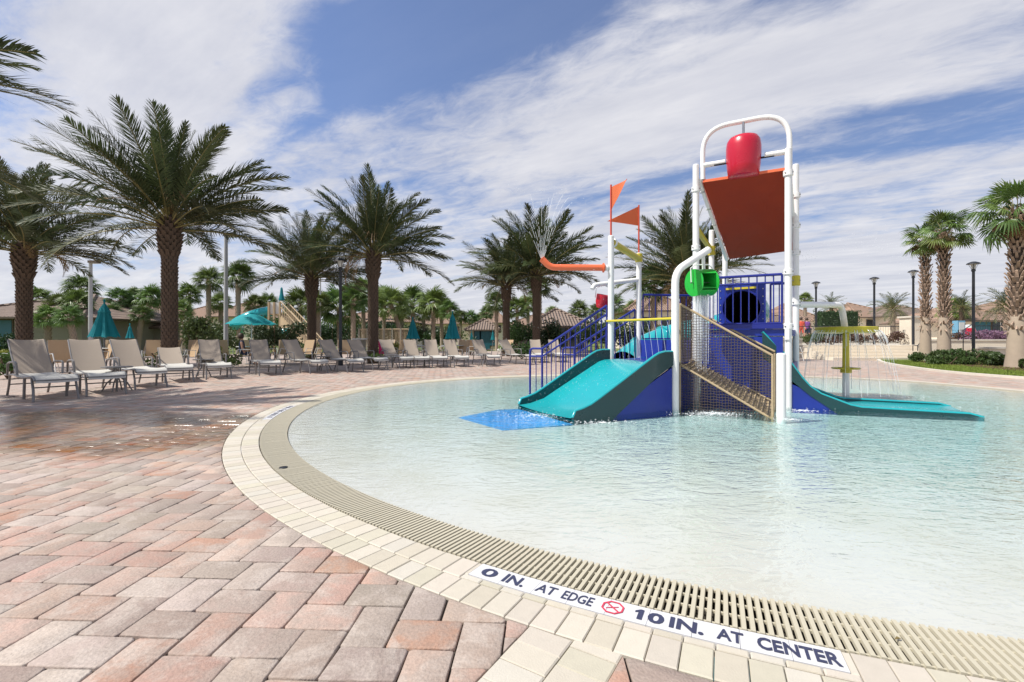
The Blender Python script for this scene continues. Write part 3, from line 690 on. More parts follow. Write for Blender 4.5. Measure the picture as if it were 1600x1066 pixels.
# decks
def slab(name, pts, z0, z1, mat): b = MB(); b.plate([up(p, z0) for p in pts], (0, 0, 1), z1 - z0); return part(name, M[mat], b)
slab('lower_deck', [P3, P4, P2, P1], .57, .655, 'blue')
slab('upper_deck', [P4, P8, P9, P5], 1.06, 1.16, 'blue')
slab('rear_deck', [P4 + V((.02, .1, 0)), P5, P6 + V((-.3, -.2, 0)), P2], .66, 1.0, 'blue')
def wall(name, a, c, z0, z1, mat, th=.03):
    d = (c - a).normalized(); n_ = V((d.y, -d.x, 0)); b = MB(); b.plate([up(a, z0), up(c, z0), up(c, z1), up(a, z1)], n_, th); return part(name, M[mat], b)
wall('side_panel', P4 + w * .07, P8 - w * .07, FL, 1.045, 'blue')
wall('side_panel', P8 + V((.06, .08, 0)), P9, FL, .64, 'blue')
wall('side_panel', P4 + V((.02, .05, 0)), P3 + V((.06, .08, 0)), FL, .56, 'blue')
wall('deck_curb', P4 + w * .07, P8 - w * .07, 1.17, 1.24, 'rail_blue', .04)
b = MB(); b.box(up(P4.lerp(P8, .985) + n3 * -.05, 1.08), (.06, .03, .16), math.atan2(w.y, w.x)); part('bracket', M['white'], b)
# railings
def railing(a, c, za, zb, ha, hb, sp, mid=None, r=.016, par=None, name='railing'):
    """top rail from a@ha to c@hb, bottom rail from a@za to c@zb, balusters between"""
    b = MB(); b.tube([up(a, ha), up(c, hb)], .021, 10); o = part(name, M['rail_blue'], b)
    b = MB(); b.tube([up(a, za), up(c, zb)], .014, 8); b.build('bottom_rail', M['rail_blue'], o)
    if mid is not None: b = MB(); b.tube([up(a, ha - mid), up(c, hb - mid)], .017, 8); b.build('handrail', M['rail_blue'], o, smooth=40)
    n = max(2, round((c - a).length / sp))
    for i in range(n + 1):
        t_ = i / n; p = a.lerp(c, t_); b = MB(); b.tube([up(p, za + (zb - za) * t_), up(p, ha + (hb - ha) * t_)], .0095 if 0 < i < n else r, 6); b.build('baluster', M['rail_blue'], o, smooth=60)
    return o
railing(P4 + w * .10, P8 - w * .08, 1.25, 1.25, 1.99, 1.99, .115, .12)
railing(P2 + V((.08, 0, 0)), P6 + V((-.35, -.15, 0)), 1.02, 1.02, 1.87, 1.86, .13)
railing(P9 + V((-.09, .06, 0)), P5.lerp(P9, .72), 1.2, 1.2, 1.95, 1.95, .12)
e = V((-.77, .63, 0)).normalized()
def stair_rail(p):
    o = railing(p + e * .08, p + e * 1.45, .62, .02, 1.59, .83, .105, .15, name='stair_railing')
    q0, q1 = p + e * 1.45, p + e * 1.74
    b = MB(); b.tube(bend([up(q0, .83), up(q1, .83), up(q1, FL)], .09), .021, 10); b.build('newel_loop', M['rail_blue'], o, smooth=40)
    b = MB(); b.tube([up(q0, .68), up(q1, .68)], .017, 8); b.build('handrail', M['rail_blue'], o, smooth=40)
    b = MB(); b.tube([up(q0, .83), up(q0, FL)], .02, 8); b.build('newel', M['rail_blue'], o, smooth=40)
    b = MB(); b.tube([up(q0.lerp(q1, .5), .68), up(q0.lerp(q1, .5), .0)], .0095, 6); b.build('baluster', M['rail_blue'], o, smooth=60)
stair_rail(P1); stair_rail(P2)
st_w = P2 - P1
stairs = slab('staircase', [P1 + e * .02, P1 + e * .30, P2 + e * .30, P2 + e * .02], .46, .52, 'blue')
for k in range(1, 4):
    b = MB(); a0 = P1 + e * (.30 * k); b.plate([up(a0, .46 - .13 * k), up(a0 + e * .30, .46 - .13 * k), up(a0 + e * .30 + st_w, .46 - .13 * k), up(a0 + st_w, .46 - .13 * k)], (0, 0, 1), .05); b.build('tread', M['blue'], stairs)
# tunnel panel with round opening at the back of the upper deck
mdir = (P9 - P5).normalized(); back = V((-mdir.y, mdir.x, 0)); back = back if back.y > 0 else -back
pcn = up(P5 + (P9 - P5) * .375, 1.56); hw, hh, ro = .37, .41, .30
def panel_ring(off):
    sq = []; ci = []
    for k in range(32):
        a = 2 * math.pi * k / 32; cx_, cz = math.cos(a), math.sin(a); s_ = 1 / max(abs(cx_), abs(cz))
        sq.append(pcn + mdir * (hw * cx_ * s_) + V((0, 0, hh * cz * s_)) + back * off); ci.append(pcn + mdir * (ro * cx_) + V((0, 0, ro * cz)) + back * off)
    return sq, ci
s0, c0 = panel_ring(0); s1, c1 = panel_ring(.05); b = MB(); vs = s0 + c0 + c1 + s1; fs = []
for k in range(32):
    k2 = (k + 1) % 32
    for i in range(4): j = (i + 1) % 4; fs.append((i * 32 + k, j * 32 + k, j * 32 + k2, i * 32 + k2))
b.add(vs, fs); tp = part('tunnel_panel', M['blue'], b, sm=30)
b = MB(); b.lathe([(ro + .004, -.02), (ro + .03, -.02), (ro + .03, .0), (ro, .004)], pcn, 32, back); b.build('opening_rim', M['rail_blue'], tp, smooth=40)
b = MB(); b.box(pcn + V((0, 0, ro + .045)) - back * .03, (.52, .03, .035), math.atan2(mdir.y, mdir.x)); b.build('grab_bar', M['yellow'], tp)
for sx in (-1, 1):
    for k in range(6):
        q = MB(); q.lathe([(.011, 0), (.011, .01), (0, .012)], pcn + mdir * sx * (hw - .03) + V((0, 0, -.33 + .13 * k)), 6, -back); q.build('bolt', M['steel'], tp)
# tube slide leaving the tunnel
cp = [pcn + back * .05, pcn + back * .7 + V((0, 0, -.08)), V((4.7, 10.1, 1.25)), V((3.9, 10.7, 1.05)), V((3.2, 10.6, .82)), V((2.75, 10.35, .60)), V((2.45, 10.05, .42))]
def spline(P, n=6):
    P = [P[0] * 2 - P[1]] + P + [P[-1] * 2 - P[-2]]; out = []
    for i in range(1, len(P) - 2):
        for k in range(n):
            t_ = k / n; out.append(.5 * ((2 * P[i]) + (P[i + 1] - P[i - 1]) * t_ + (2 * P[i - 1] - 5 * P[i] + 4 * P[i + 1] - P[i + 2]) * t_ ** 2 + (3 * P[i] - P[i - 1] - 3 * P[i + 1] + P[i + 2]) * t_ ** 3))
    out.append(P[-2]); return out
sp_ = spline([V(p) for p in cp]); b = MB(); b.tube(sp_, .36, 24, cap=False); ts = part('tube_slide', M['teal'], b, sm=60)
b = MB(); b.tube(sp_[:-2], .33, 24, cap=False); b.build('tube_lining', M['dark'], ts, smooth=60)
for i in (9, 15, 21, 27):
    if i < len(sp_) - 1: q = MB(); q.lathe([(.36, -.03), (.40, -.025), (.40, .025), (.36, .03)], sp_[i], 24, sp_[i + 1] - sp_[i]); q.build('joint_flange', M['teal'], ts, smooth=40)
b = MB(); b.tube([V((3.9, 10.7, FL)), V((3.9, 10.7, .7))], .05, 12); part('slide_support', M['white'], b)

# slides
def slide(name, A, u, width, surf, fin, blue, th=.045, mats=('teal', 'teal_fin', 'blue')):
    u = V(u).normalized(); v = V((-u.y, u.x, 0)); A = V(A)
    vs = []; fs = []
    for s_, z in surf:
        for k in range(5):
            q = k / 4; zz_ = z + .02 * (2 * q - 1) ** 2; vs.append(up(A + u * s_ + v * (width * q), zz_))
    n = len(surf)
    for i in range(n - 1):
        for k in range(4): fs.append((i * 5 + k, (i + 1) * 5 + k, (i + 1) * 5 + k + 1, i * 5 + k + 1))
    b = MB(); b.add(vs, fs); b.add([V(v_) - V((0, 0, .03)) for v_ in vs], [f[::-1] for f in fs]); o = part(name, M[mats[0]], b, sm=50)
    def surf_z(s_):
        for (a, za), (c, zc) in zip(surf, surf[1:]):
            if a <= s_ <= c: return za + (zc - za) * (s_ - a) / (c - a)
        return surf[0][1] if s_ < surf[0][0] else surf[-1][1]
    for side, off in ((0, 0), (1, width)):
        base = A + v * off; d = v * (th if side else -th)
        b = MB(); dz = -.015 if (not side and name == 'long_slide') else 0; lo = [up(base + u * s_, min(z - .06, blue_z(s_)) if blue_z(s_) > .04 else FL) for s_, z in fin]; hi = [up(base + u * s_, z + (dz if s_ > .05 else 0)) for s_, z in fin]
        m_ = len(fin); vs = lo + hi + [p + d for p in lo] + [p + d for p in hi]; fs = []
        for i in range(m_ - 1):
            fs += [(i, i + 1, m_ + i + 1, m_ + i), (2 * m_ + i, 3 * m_ + i, 3 * m_ + i + 1, 2 * m_ + i + 1), (m_ + i, m_ + i + 1, 3 * m_ + i + 1, 3 * m_ + i), (i, 2 * m_ + i, 2 * m_ + i + 1, i + 1)]
        fs += [(0, m_, 3 * m_, 2 * m_), (m_ - 1, 3 * m_ - 1, 4 * m_ - 1, 2 * m_ - 1)]
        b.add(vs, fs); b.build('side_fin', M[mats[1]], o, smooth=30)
        b = MB(); b.tube([up(base + d * .5 + u * s_, z + (dz if s_ > .05 else 0)) for s_, z in fin], th * .5, 8); b.build('rim', M[mats[0]], o, smooth=50)
        pl = [up(base + u * s_, z) for s_, z in blue]; b = MB(); b.plate(pl, -v if not side else v, th * .7); b.build('skirt_panel', M[mats[2]], o)
    return o
def blue_z(s_): return -.03 if s_ < .5 else (s_ - .5) * .52
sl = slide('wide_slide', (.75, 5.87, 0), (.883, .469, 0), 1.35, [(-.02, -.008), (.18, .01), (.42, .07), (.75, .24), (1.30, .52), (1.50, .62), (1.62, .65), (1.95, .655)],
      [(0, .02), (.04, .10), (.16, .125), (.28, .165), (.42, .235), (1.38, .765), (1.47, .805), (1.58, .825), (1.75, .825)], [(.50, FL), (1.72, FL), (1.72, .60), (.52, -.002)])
def blue_z(s_): return -.02 if s_ > .6 else .42 - (s_ + .05) * .9 if s_ < .3 else .10 - (s_ - .3) * .4
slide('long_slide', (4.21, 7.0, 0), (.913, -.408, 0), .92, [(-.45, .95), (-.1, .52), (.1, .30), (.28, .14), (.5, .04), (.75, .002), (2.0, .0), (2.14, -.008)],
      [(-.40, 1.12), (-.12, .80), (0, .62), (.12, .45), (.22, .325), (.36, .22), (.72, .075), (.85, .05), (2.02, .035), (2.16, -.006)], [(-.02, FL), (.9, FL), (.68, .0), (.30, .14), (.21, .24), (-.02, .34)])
# ---- rope ramp
N0, N1 = V((2.45, 6.80, 0)), V((3.43, 6.13, 0)); nn = V((.51, .86, 0)).normalized(); F0, F1 = N0 + nn * 1.04, N1 + nn * 1.04
# floor net of the ramp
b = MB(); nf, mf = 26, 18
for i in range(nf + 1):
    t_ = i / nf; a, c = up(N0.lerp(N1, t_), .63 - .69 * t_), up(F0.lerp(F1, t_), .70 - .69 * t_); b.tube([a.lerp(c, k / 6) - V((0, 0, .02 * math.sin(math.pi * k / 6))) for k in range(7)], .005, 4, cap=False)
for j in range(mf + 1):
    s_ = j / mf; sg = .02 * math.sin(math.pi * s_) - .07 * s_; b.tube([up(N0.lerp(N1, k / 6).lerp(F0.lerp(F1, k / 6), s_), .63 - .69 * k / 6 - sg) for k in range(7)], .005, 4, cap=False)
ramp = b.build('rope_ramp', M['rope'], ps)
def rope(a, c, r=.016, mat='rope', sag=0, name='rope', seg=10):
    a, c = V(a), V(c); pts = [a.lerp(c, k / seg) - V((0, 0, sag * math.sin(math.pi * k / seg))) for k in range(seg + 1)]
    b = MB(); b.tube(pts, r, 7); return b.build(name, M[mat], ramp, smooth=60)
rope(up(N0, 1.52), up(N1, .79), .017); rope(up(F0, 1.50), up(F1, .82), .017)
rope(up(N0, .64), up(N1, -.05), .017); rope(up(F0, .70), up(F1, .05), .017)
for p, z in ((N0, 1.52), (N1, .80)): rope(up(p, z), up(p, FL), .018)
for p, z in ((F0, 1.5), (F1, .80)): rope(up(p, z), up(p, FL), .014)
for k in range(19):
    t_ = (k + .7) / 20; a, c = N0.lerp(N1, t_), F0.lerp(F1, t_); z = .64 - .69 * t_; rope(up(a, z), up(c, z + .07), .0105, name='rung', sag=.012, seg=4)
def netp(A0, A1, top0, top1, bot0, bot1, cell, r, name, jit=.006):
    b = MB(); L = (A1 - A0).length; n = int(L / cell)
    for i in range(n + 1):
        t_ = i / n; p = A0.lerp(A1, t_); b.tube([up(p, top0 + (top1 - top0) * t_), up(p + V((random.gauss(0, jit), 0, 0)), (bot0 + (bot1 - bot0) * t_ + top0 + (top1 - top0) * t_) / 2), up(p, bot0 + (bot1 - bot0) * t_)], r, 4, cap=False)
    zmax = max(top0, top1); m_ = int((zmax - min(bot0, bot1)) / cell)
    for k in range(m_):
        z = min(bot0, bot1) + (k + .5) * cell; ts_ = []
        for i in range(n + 1):
            t_ = i / n; tz = top0 + (top1 - top0) * t_; bz = bot0 + (bot1 - bot0) * t_; ts_.append(bz <= z - .03 * t_ <= tz)
        i = 0
        while i <= n:
            if ts_[i]:
                j = i
                while j < n and ts_[j + 1]: j += 1
                if j > i: b.tube([up(A0.lerp(A1, q / n), z + .006 * math.sin(q * 1.7 + k)) for q in range(i, j + 1, 1)], r, 4, cap=False)
                i = j + 1
            else: i += 1
    return b.build(name, M['net'], ramp)
o = netp(N0, N1, 1.52, .79, -.05, -.05, .038, .0036, 'side_net'); o['kind'] = 'stuff'
o = netp(F0, F1, 1.50, .82, -.05, -.05, .038, .0036, 'side_net'); o['kind'] = 'stuff'
o = netp(N0, F0, 1.52, 1.5, .64, .64, .05, .0042, 'side_net'); o['kind'] = 'stuff'
# ---- green drum on its yoke
dc = V((2.86, 7.02, 1.86)); da = V((.93, .30, .05)).normalized(); rr_ = .20; hl = .13
dr = MB(); side = da.cross(V((0, 0, 1))).normalized(); upv = side.cross(da)
vs = []; fs = []; K = 28
for i, (o_, r_) in enumerate(((-hl, rr_), (hl, rr_), (hl, rr_ - .012), (-hl, rr_ - .012))):
    for k in range(K + 1):
        a = R(-62) + R(284) * k / K; vs.append(dc + da * o_ + (upv * math.sin(a + R(100)) + side * math.cos(a + R(100))) * r_)
for i in range(4):
    j = (i + 1) % 4
    for k in range(K): fs.append((i * (K + 1) + k, j * (K + 1) + k, j * (K + 1) + k + 1, i * (K + 1) + k + 1))
dr.add(vs, fs); gd = part('green_drum', M['green'], dr, sm=40)
for sg in (-1, 1):
    q = MB(); q.lathe([(0, .0), (rr_ - .01, 0), (rr_ + .004, .006), (rr_ + .004, .018), (0, .022)], dc + da * hl * sg, 32, da * sg); q.build('drum_end', M['green'], gd, smooth=40)
q = MB(); q.plate([dc + da * -hl + upv * .0 - side * .19, dc + da * hl - side * .19, dc + da * hl + side * .16 - upv * .1, dc - da * hl + side * .16 - upv * .1], upv, .01); q.build('paddle', M['green'], gd)
q = MB(); hp = V((2.87, 6.99, 2.27))
q.tube([dc - da * (hl + .06), dc - da * (hl + .07) + V((0, 0, .22)), dc - da * .12 + V((0, 0, .27)), dc + da * .12 + V((0, 0, .27)), dc + da * (hl + .06) + V((0, 0, .22)), dc + da * (hl + .06)], .009, 8); part('drum_yoke', M['white'], q)
q = MB(); q.tube([hp, dc + V((0.02, -.02, .20))], .024, 10); part('water_spout', M['white'], q)
q = MB(); q.tube([dc - da * (hl + .075), dc + da * (hl + .075)], .011, 8); part('drum_axle', M['steel'], q)

# ---- arched feed pipe and yellow tray fountain
q = MB(); q.tube(bend([up(P9, 1.585) + V((.05, .02, 0)), V((5.97, 8.44, 1.63)), V((6.05, 8.47, 1.22))], .16), .052, 16); part('feed_pipe', M['white'], q)
fb = V((6.07, 8.47, 0)); ft = empty('tray_fountain', tuple(fb), 'yellow tray fountain on a white foot, water falling off its round tray', 'water fountain')
q = MB(); q.lathe([(.056, FL), (.054, .43), (.0, .44)], fb, 18); q.build('foot_post', M['white'], ft, smooth=40)
q = MB(); q.lathe([(.09, .40), (.09, .46), (.0, .465)], fb, 8); q.build('collar', M['yellow'], ft)
q = MB(); ri = [];
q.lathe([(.12, .478), (.215, .468), (.226, .482), (.215, .496), (.12, .490)], fb, 36); q.build('ring_plate', M['yellow'], ft, smooth=50)
q = MB(); q.lathe([(.07, .465), (.056, .52), (.050, 1.13), (.07, 1.145)], fb, 20); q.build('stem', M['yellow'], ft, smooth=40)
q = MB(); q.lathe([(0, 1.12), (.39, 1.115), (.463, 1.135), (.474, 1.225), (.46, 1.232), (.45, 1.17), (.36, 1.155), (0, 1.155)], fb, 48); q.build('tray', M['yellow'], ft, smooth=40)
# blue landing mat at the foot of the wide slide
u1 = V((.883, .469, 0)); v1 = V((-.469, .883, 0)); A = V((.75, 5.87, 0)); q = MB()
mc = [A - u1 * .04 - v1 * .08, A - u1 * .98 - v1 * .02, A - u1 * 1.12 + v1 * 1.05, A - u1 * .35 + v1 * 1.42, A - u1 * .02 + v1 * 1.36]
q.plate([up(p, -.07) for p in mc][::-1], (0, 0, 1), .022); o = q.build('landing_mat', M['mat'], org=(0, 6, 0)); tag(o, 'bright blue rubber mat in the water at the foot of the wide teal slide', 'rubber mat')
q = MB()

# ------------------------------------------------------------------ falling water
m = bpy.data.materials.new('falling_water'); m.use_nodes = True; t = m.node_tree; p = t.nodes['Principled BSDF']
p.inputs['Base Color'].default_value = (.9, .93, .95, 1); p.inputs['Roughness'].default_value = .15
tr = N(t, 'ShaderNodeBsdfTransparent'); ms = N(t, 'ShaderNodeMixShader'); ms.inputs[0].default_value = .34; link(t, tr.outputs[0], ms.inputs[1]); link(t, p.outputs[0], ms.inputs[2]); link(t, ms.outputs[0], t.nodes['Material Output'].inputs[0]); M['spray'] = m
m = m.copy(); m.name = 'white_foam'; [n for n in m.node_tree.nodes if n.type == 'MIX_SHADER'][0].inputs[0].default_value = .45; M['foam'] = m
rnd = random.Random(5)
def drop(b, p, r, stretch=1.0):
    p = V(p); b.add([p + V((r, 0, 0)), p + V((-.5 * r, .87 * r, 0)), p + V((-.5 * r, -.87 * r, 0)), p + V((0, 0, r * stretch)), p + V((0, 0, -r * stretch))], [(0, 1, 3), (1, 2, 3), (2, 0, 3), (1, 0, 4), (2, 1, 4), (0, 2, 4)])
def strand(b, p0, v0, t1, r, n=10, brk=0, t0=0.0, g=9.8):
    pts = []
    for k in range(n + 1):
        t_ = t0 + (t1 - t0) * k / n; q = V(p0) + V(v0) * t_ - V((0, 0, .5 * g * t_ * t_)); pts.append(q)
        if brk and rnd.random() < brk and len(pts) > 1:
            b.tube(pts, r, 4, cap=False); pts = []
    if len(pts) > 1: b.tube(pts, r, 4, cap=False)
def water(name, b, label, cat, mat='spray', org=(3, 7, 0)):
    o = b.build(name, M[mat], org=org); o['kind'] = 'stuff'; o['label'] = label; o['category'] = cat; return o
# curtain round the tray
b = MB()
for k in range(84):
    a = 2 * math.pi * k / 84 + rnd.gauss(0, .05); c_, s_ = math.cos(a), math.sin(a)
    if rnd.random() < .12: continue
    sp0 = .35 + .3 * max(0, c_) + rnd.uniform(0, .12)
    strand(b, (fb.x + c_ * .465, fb.y + s_ * .465, 1.17), (c_ * sp0, s_ * sp0, 0), rnd.uniform(.14, .26) if rnd.random() < .72 else .48, rnd.uniform(.003, .0065), 12, .04)
for k in range(260):
    a = rnd.uniform(0, 6.28); t_ = rnd.uniform(.15, .49); sp0 = .4 + .35 * max(0, math.cos(a)) + rnd.gauss(0, .08); q = .465 + sp0 * t_; drop(b, (fb.x + math.cos(a) * q, fb.y + math.sin(a) * q, 1.17 - 4.9 * t_ * t_), rnd.uniform(.003, .007), 2)
water('water_curtain', b, 'thin strands of water falling off the rim of the yellow tray', 'falling water')
# fan of jets from the orange nozzle
b = MB(); nz0 = V(pipe[-1])
for k in range(11):
    an = (k - 5) / 5 * .30; strand(b, nz0 + V((an * .08, 0, .02)), (an * 5.0 + rnd.gauss(0, .05), rnd.uniform(-.5, .5), 4.6 + rnd.uniform(-.6, .3)), .36, .0038, 22, .22)
for k in range(420):
    an = rnd.uniform(-.3, .3); t_ = rnd.uniform(.25, 1.25); drop(b, nz0 + V((an * 3.4 * t_ + rnd.gauss(0, .08), rnd.gauss(0, .2) * t_, 4.9 * t_ - 4.9 * t_ * t_ + rnd.gauss(0, .08))), rnd.uniform(.003, .008))
water('jet_spray', b, 'fan of thin water jets rising from the end of the orange pipe', 'water spray')
# water falling from the green drum
b = MB()
for k in range(60):
    q = dc + da * rnd.uniform(-.12, .14) + V((0, rnd.uniform(-.06, .10), -.17)); strand(b, q, ((dc.x - q.x) * .45, 0, -.8), rnd.uniform(.25, .42), rnd.uniform(.003, .008), 10, .06)
for k in range(500):
    t_ = rnd.uniform(0, .46); drop(b, dc + V((rnd.gauss(0, .09), rnd.gauss(0, .09), -.2 - .8 * t_ - 4.9 * t_ * t_)), rnd.uniform(.003, .008), 1.8)
water('drum_waterfall', b, 'white column of water pouring out of the green drum', 'falling water')
# thin jets from the yellow bar onto the slide
b = MB(); y0, y1 = up(P1, 1.30), up(P3, 1.29)
for k in range(9):
    q = y0.lerp(y1, .12 + .095 * k); strand(b, q, (.25, -.35, -.6), .30, .0035, 8, .05)
for k in range(260):
    q = A + u1 * rnd.uniform(-.1, 1.4) + v1 * rnd.uniform(.1, 1.25); drop(b, up(q, .08 + rnd.random() ** 3 * .35 + max(0, (q - A).dot(u1)) * .45), rnd.uniform(.002, .006))
water('bar_jets', b, 'thin jets of water falling from the yellow bar onto the wide teal slide', 'water spray')
# droplets flung to the right from the tall posts
b = MB()
for k in range(420):
    t_ = rnd.random(); base = V((4.9 + 1.9 * t_, 7.9 - .3 * t_, 2.35 + .42 * math.sin(t_ * 2.6) - .55 * t_ * t_ + rnd.gauss(0, .05 + .12 * t_))); drop(b, base, rnd.uniform(.002, .0065))
for k in range(160): drop(b, V((rnd.uniform(5.6, 7.2), rnd.uniform(7.3, 8.4), rnd.uniform(1.3, 2.7))), rnd.uniform(.002, .005))
water('flung_droplets', b, 'scattered water droplets in the air right of the tall white posts', 'water spray')
# foam patches on the surface
def foam(cx, cy, rx, ry, n):
    for k in range(n):
        a = rnd.uniform(0, 6.28); q = abs(rnd.gauss(0, .45)); x, y = cx + math.cos(a) * rx * q, cy + math.sin(a) * ry * q; r_ = rnd.uniform(.004, .014)
        mm = rnd.randint(5, 7); ph = rnd.random() * 6; vs = [(x + math.cos(ph + 6.283 * i / mm) * r_ * rnd.uniform(.6, 1.5), y + math.sin(ph + 6.283 * i / mm) * r_ * .8, -.0035 + rnd.uniform(0, .002)) for i in range(mm)]
        b.add(vs + [(x, y, rnd.uniform(.001, .005))], [(i, (i + 1) % mm, mm) for i in range(mm)])
b = MB(); foam(2.75, 6.35, .7, .32, 500); foam(6.6, 8.3, .8, .5, 420); foam(4.1, 6.6, .35, .3, 140); foam(5.8, 6.9, 1.2, .3, 260); foam(.3, 6.2, .8, .6, 260); foam(1.1, 5.65, .8, .2, 160); foam(3.5, 5.85, .2, .12, 60)
water('foam', b, 'patches of white foam where falling water meets the pool', 'foam', 'foam', (3, 6, 0))

# ------------------------------------------------------------------ date palms
def date_frond(L=1.0, droop=.8, pairs=46, seed=0, dry=False, rise=.0):
    """one feather frond along +X, length about L metres, two slots: leaf, petiole"""
    rn = random.Random(seed); b = MB(); pts = []; n = 14; p = V((0, 0, 0)); a = 0.0; ds = L / n
    for k in range(n + 1):
        pts.append(p.copy()); t_ = k / n; a = -droop * (t_ ** 1.5) + rise * (1 - t_); p = p + V((math.cos(a), .0, math.sin(a))) * ds
    rad_ = [.028 * (1 - .85 * k / n) + .003 for k in range(n + 1)]; b.tube(pts, rad_, 4, 1, cap=False)
    def pt(t_):
        f = min(t_ * n, n - .001); i = int(f); return pts[i].lerp(pts[i + 1], f - i), (pts[i + 1] - pts[i]).normalized()
    tw = rn.uniform(-.4, .4)
    for i in range(pairs):
        t_ = .16 + .84 * (i + .5) / pairs; q, tg = pt(t_)
        ln = (.62 * math.sin(math.pi * min(1, (t_ - .10) / .9) ** .75) ** .6 + .10) * (L / 4) ** .5 * rn.uniform(.85, 1.12)
        for s_ in (-1, 1):
            fw = R(60 - 28 * t_) ; sidev = V((0, s_, 0)); upn = V((-tg.z, 0, tg.x))
            elv = R(rn.choice((-6, 22, 38)) + rn.uniform(-9, 9)) + s_ * tw * .4
            d = (tg * math.cos(fw) + (sidev * math.cos(elv) + upn * math.sin(elv)) * math.sin(fw)).normalized()
            wd = .019 + .005 * rn.random(); wv = d.cross(upn * .8 + sidev * .5 * s_).normalized() * wd
            mid = q + d * ln * .5; end = q + d * ln + V((0, 0, -.10 * ln - .03 * rn.random()))
            o = len(b.v); b.add([q - wv * .5, q + wv * .5, mid + wv * .8 + V((0, 0, -.005)), mid - wv * .8, end], [(0, 1, 2, 3), (3, 2, 4)], 0)
    return b
FR = []
def frond_mesh(b, name, mats):
    me = bpy.data.meshes.new(name); me.from_pydata(b.v, [], b.f)
    for mm in mats: me.materials.append(mm)
    me.polygons.foreach_set('material_index', b.m); me.update(); return me
for i, (dr_, rs_) in enumerate(((.3, 0), (.5, .05), (.7, .1), (.95, .1), (1.2, .15), (.6, 0))): FR.append(frond_mesh(date_frond(4.0, dr_, 74, i, rise=rs_), 'frond', [M['leaf_date'], M['petiole']]))
FR_DRY = frond_mesh(date_frond(2.6, 1.5, 36, 9), 'dry_frond', [M['leaf_dry'], M['leaf_dry']])
def date_palm(x, y, h, label, r=.27, L=1.0, n=58, seed=0, lean=(0, 0)):
    rn = random.Random(seed * 13 + 5); root = empty('date_palm', (x, y, 0), label, 'palm tree', 'date palms round the pool')
    b = MB(); prof = [(r * 1.25, -.1), (r * 1.1, .15), (r, .6), (r * .97, h - 1.25), (r * 1.08, h - 1.0), (r * 1.28, h - .55), (r * 1.25, h - .15), (r * .8, h + .25), (0, h + .35)]
    b.lathe(prof, (x, y, 0), 20); b.build('trunk', M['trunk'], root, smooth=60)
    b = MB(); z = .1; k = 0
    def rz(z):
        for (r0, z0), (r1, z1) in zip(prof, prof[1:]):
            if z0 <= z <= z1: return r0 + (r1 - r0) * (z - z0) / (z1 - z0)
        return r
    while z < h + .05:
        big = z > h - 1.1; m_ = 12 if not big else 11; stp = .105 if not big else .115
        for i in range(m_):
            a = 2 * math.pi * (i + .5 * (k % 2)) / m_ + rn.gauss(0, .03); rr_ = rz(z); w_ = 2 * math.pi * rr_ / m_ * .47; out = (.035 if not big else .10) * rn.uniform(.7, 1.35); hh_ = (.10 if not big else .19) * rn.uniform(.9, 1.1)
            c_, s_ = math.cos(a), math.sin(a); cx_, cy_ = x + c_ * rr_ * .96, y + s_ * rr_ * .96
            b.add([(cx_ + s_ * w_, cy_ - c_ * w_, z - .02), (cx_ - s_ * w_, cy_ + c_ * w_, z - .02), (cx_ - s_ * w_ * .7 + c_ * out, cy_ + c_ * w_ * .7 + s_ * out, z + hh_), (cx_ + s_ * w_ * .7 + c_ * out, cy_ - c_ * w_ * .7 + s_ * out, z + hh_),
                   (cx_ - s_ * w_ * .7 - c_ * .02, cy_ + c_ * w_ * .7 - s_ * .02, z + hh_ * .95), (cx_ + s_ * w_ * .7 - c_ * .02, cy_ - c_ * w_ * .7 - s_ * .02, z + hh_ * .95)],
                  [(0, 1, 2, 3), (3, 2, 4, 5), (0, 3, 5), (1, 4, 2)])
        z += stp; k += 1
    b.build('leaf_bases', M['boot'], root)['kind'] = 'stuff'
    for i in range(n):
        t_ = (i + .5) / n; el = 87 - 88 * t_ ** .8 + rn.gauss(0, 5); az = i * 2.39996 + rn.gauss(0, .15)
        v_ = 0 if t_ < .12 else rn.choice((0, 1, 5)) if t_ < .4 else rn.choice((1, 2, 5)) if t_ < .75 else rn.choice((1, 2, 3))
        o = bpy.data.objects.new('frond', FR[v_]); COL.objects.link(o); o.parent = root
        rr_ = r * .5 * min(1, t_ * 2); o.location = (math.cos(az) * rr_, math.sin(az) * rr_, h + .25 - .45 * t_)
        o.rotation_euler = Euler((rn.gauss(0, .35), -R(el), az)); s_ = L * rn.uniform(.88, 1.06) * (.86 if t_ < .15 else 1); o.scale = (s_, s_, s_)
    for i in range(4):
        az = rn.uniform(0, 6.28); o = bpy.data.objects.new('dry_frond', FR_DRY); COL.objects.link(o); o.parent = root; o.location = (math.cos(az) * r, math.sin(az) * r, h + rn.uniform(-.1, .3)); o.rotation_euler = Euler((0, -R(rn.uniform(-30, 40)), az)); o.scale = (L * .75,) * 3
    # orange fruit stalks
    for i in range(5):
        az = rn.uniform(0, 6.28); b = MB()
        for k in range(7): a2 = az + rn.gauss(0, .25); b.tube([V((x, y, h + .2)), V((x + math.cos(a2) * .55, y + math.sin(a2) * .55, h + .75 + rn.uniform(0, .3))), V((x + math.cos(a2) * 1.0, y + math.sin(a2) * 1.0, h + .55 + rn.uniform(-.3, .3)))], .009, 3, cap=False)
        b.build('fruit_stalk', M['leaf_dry'], root)
    return root
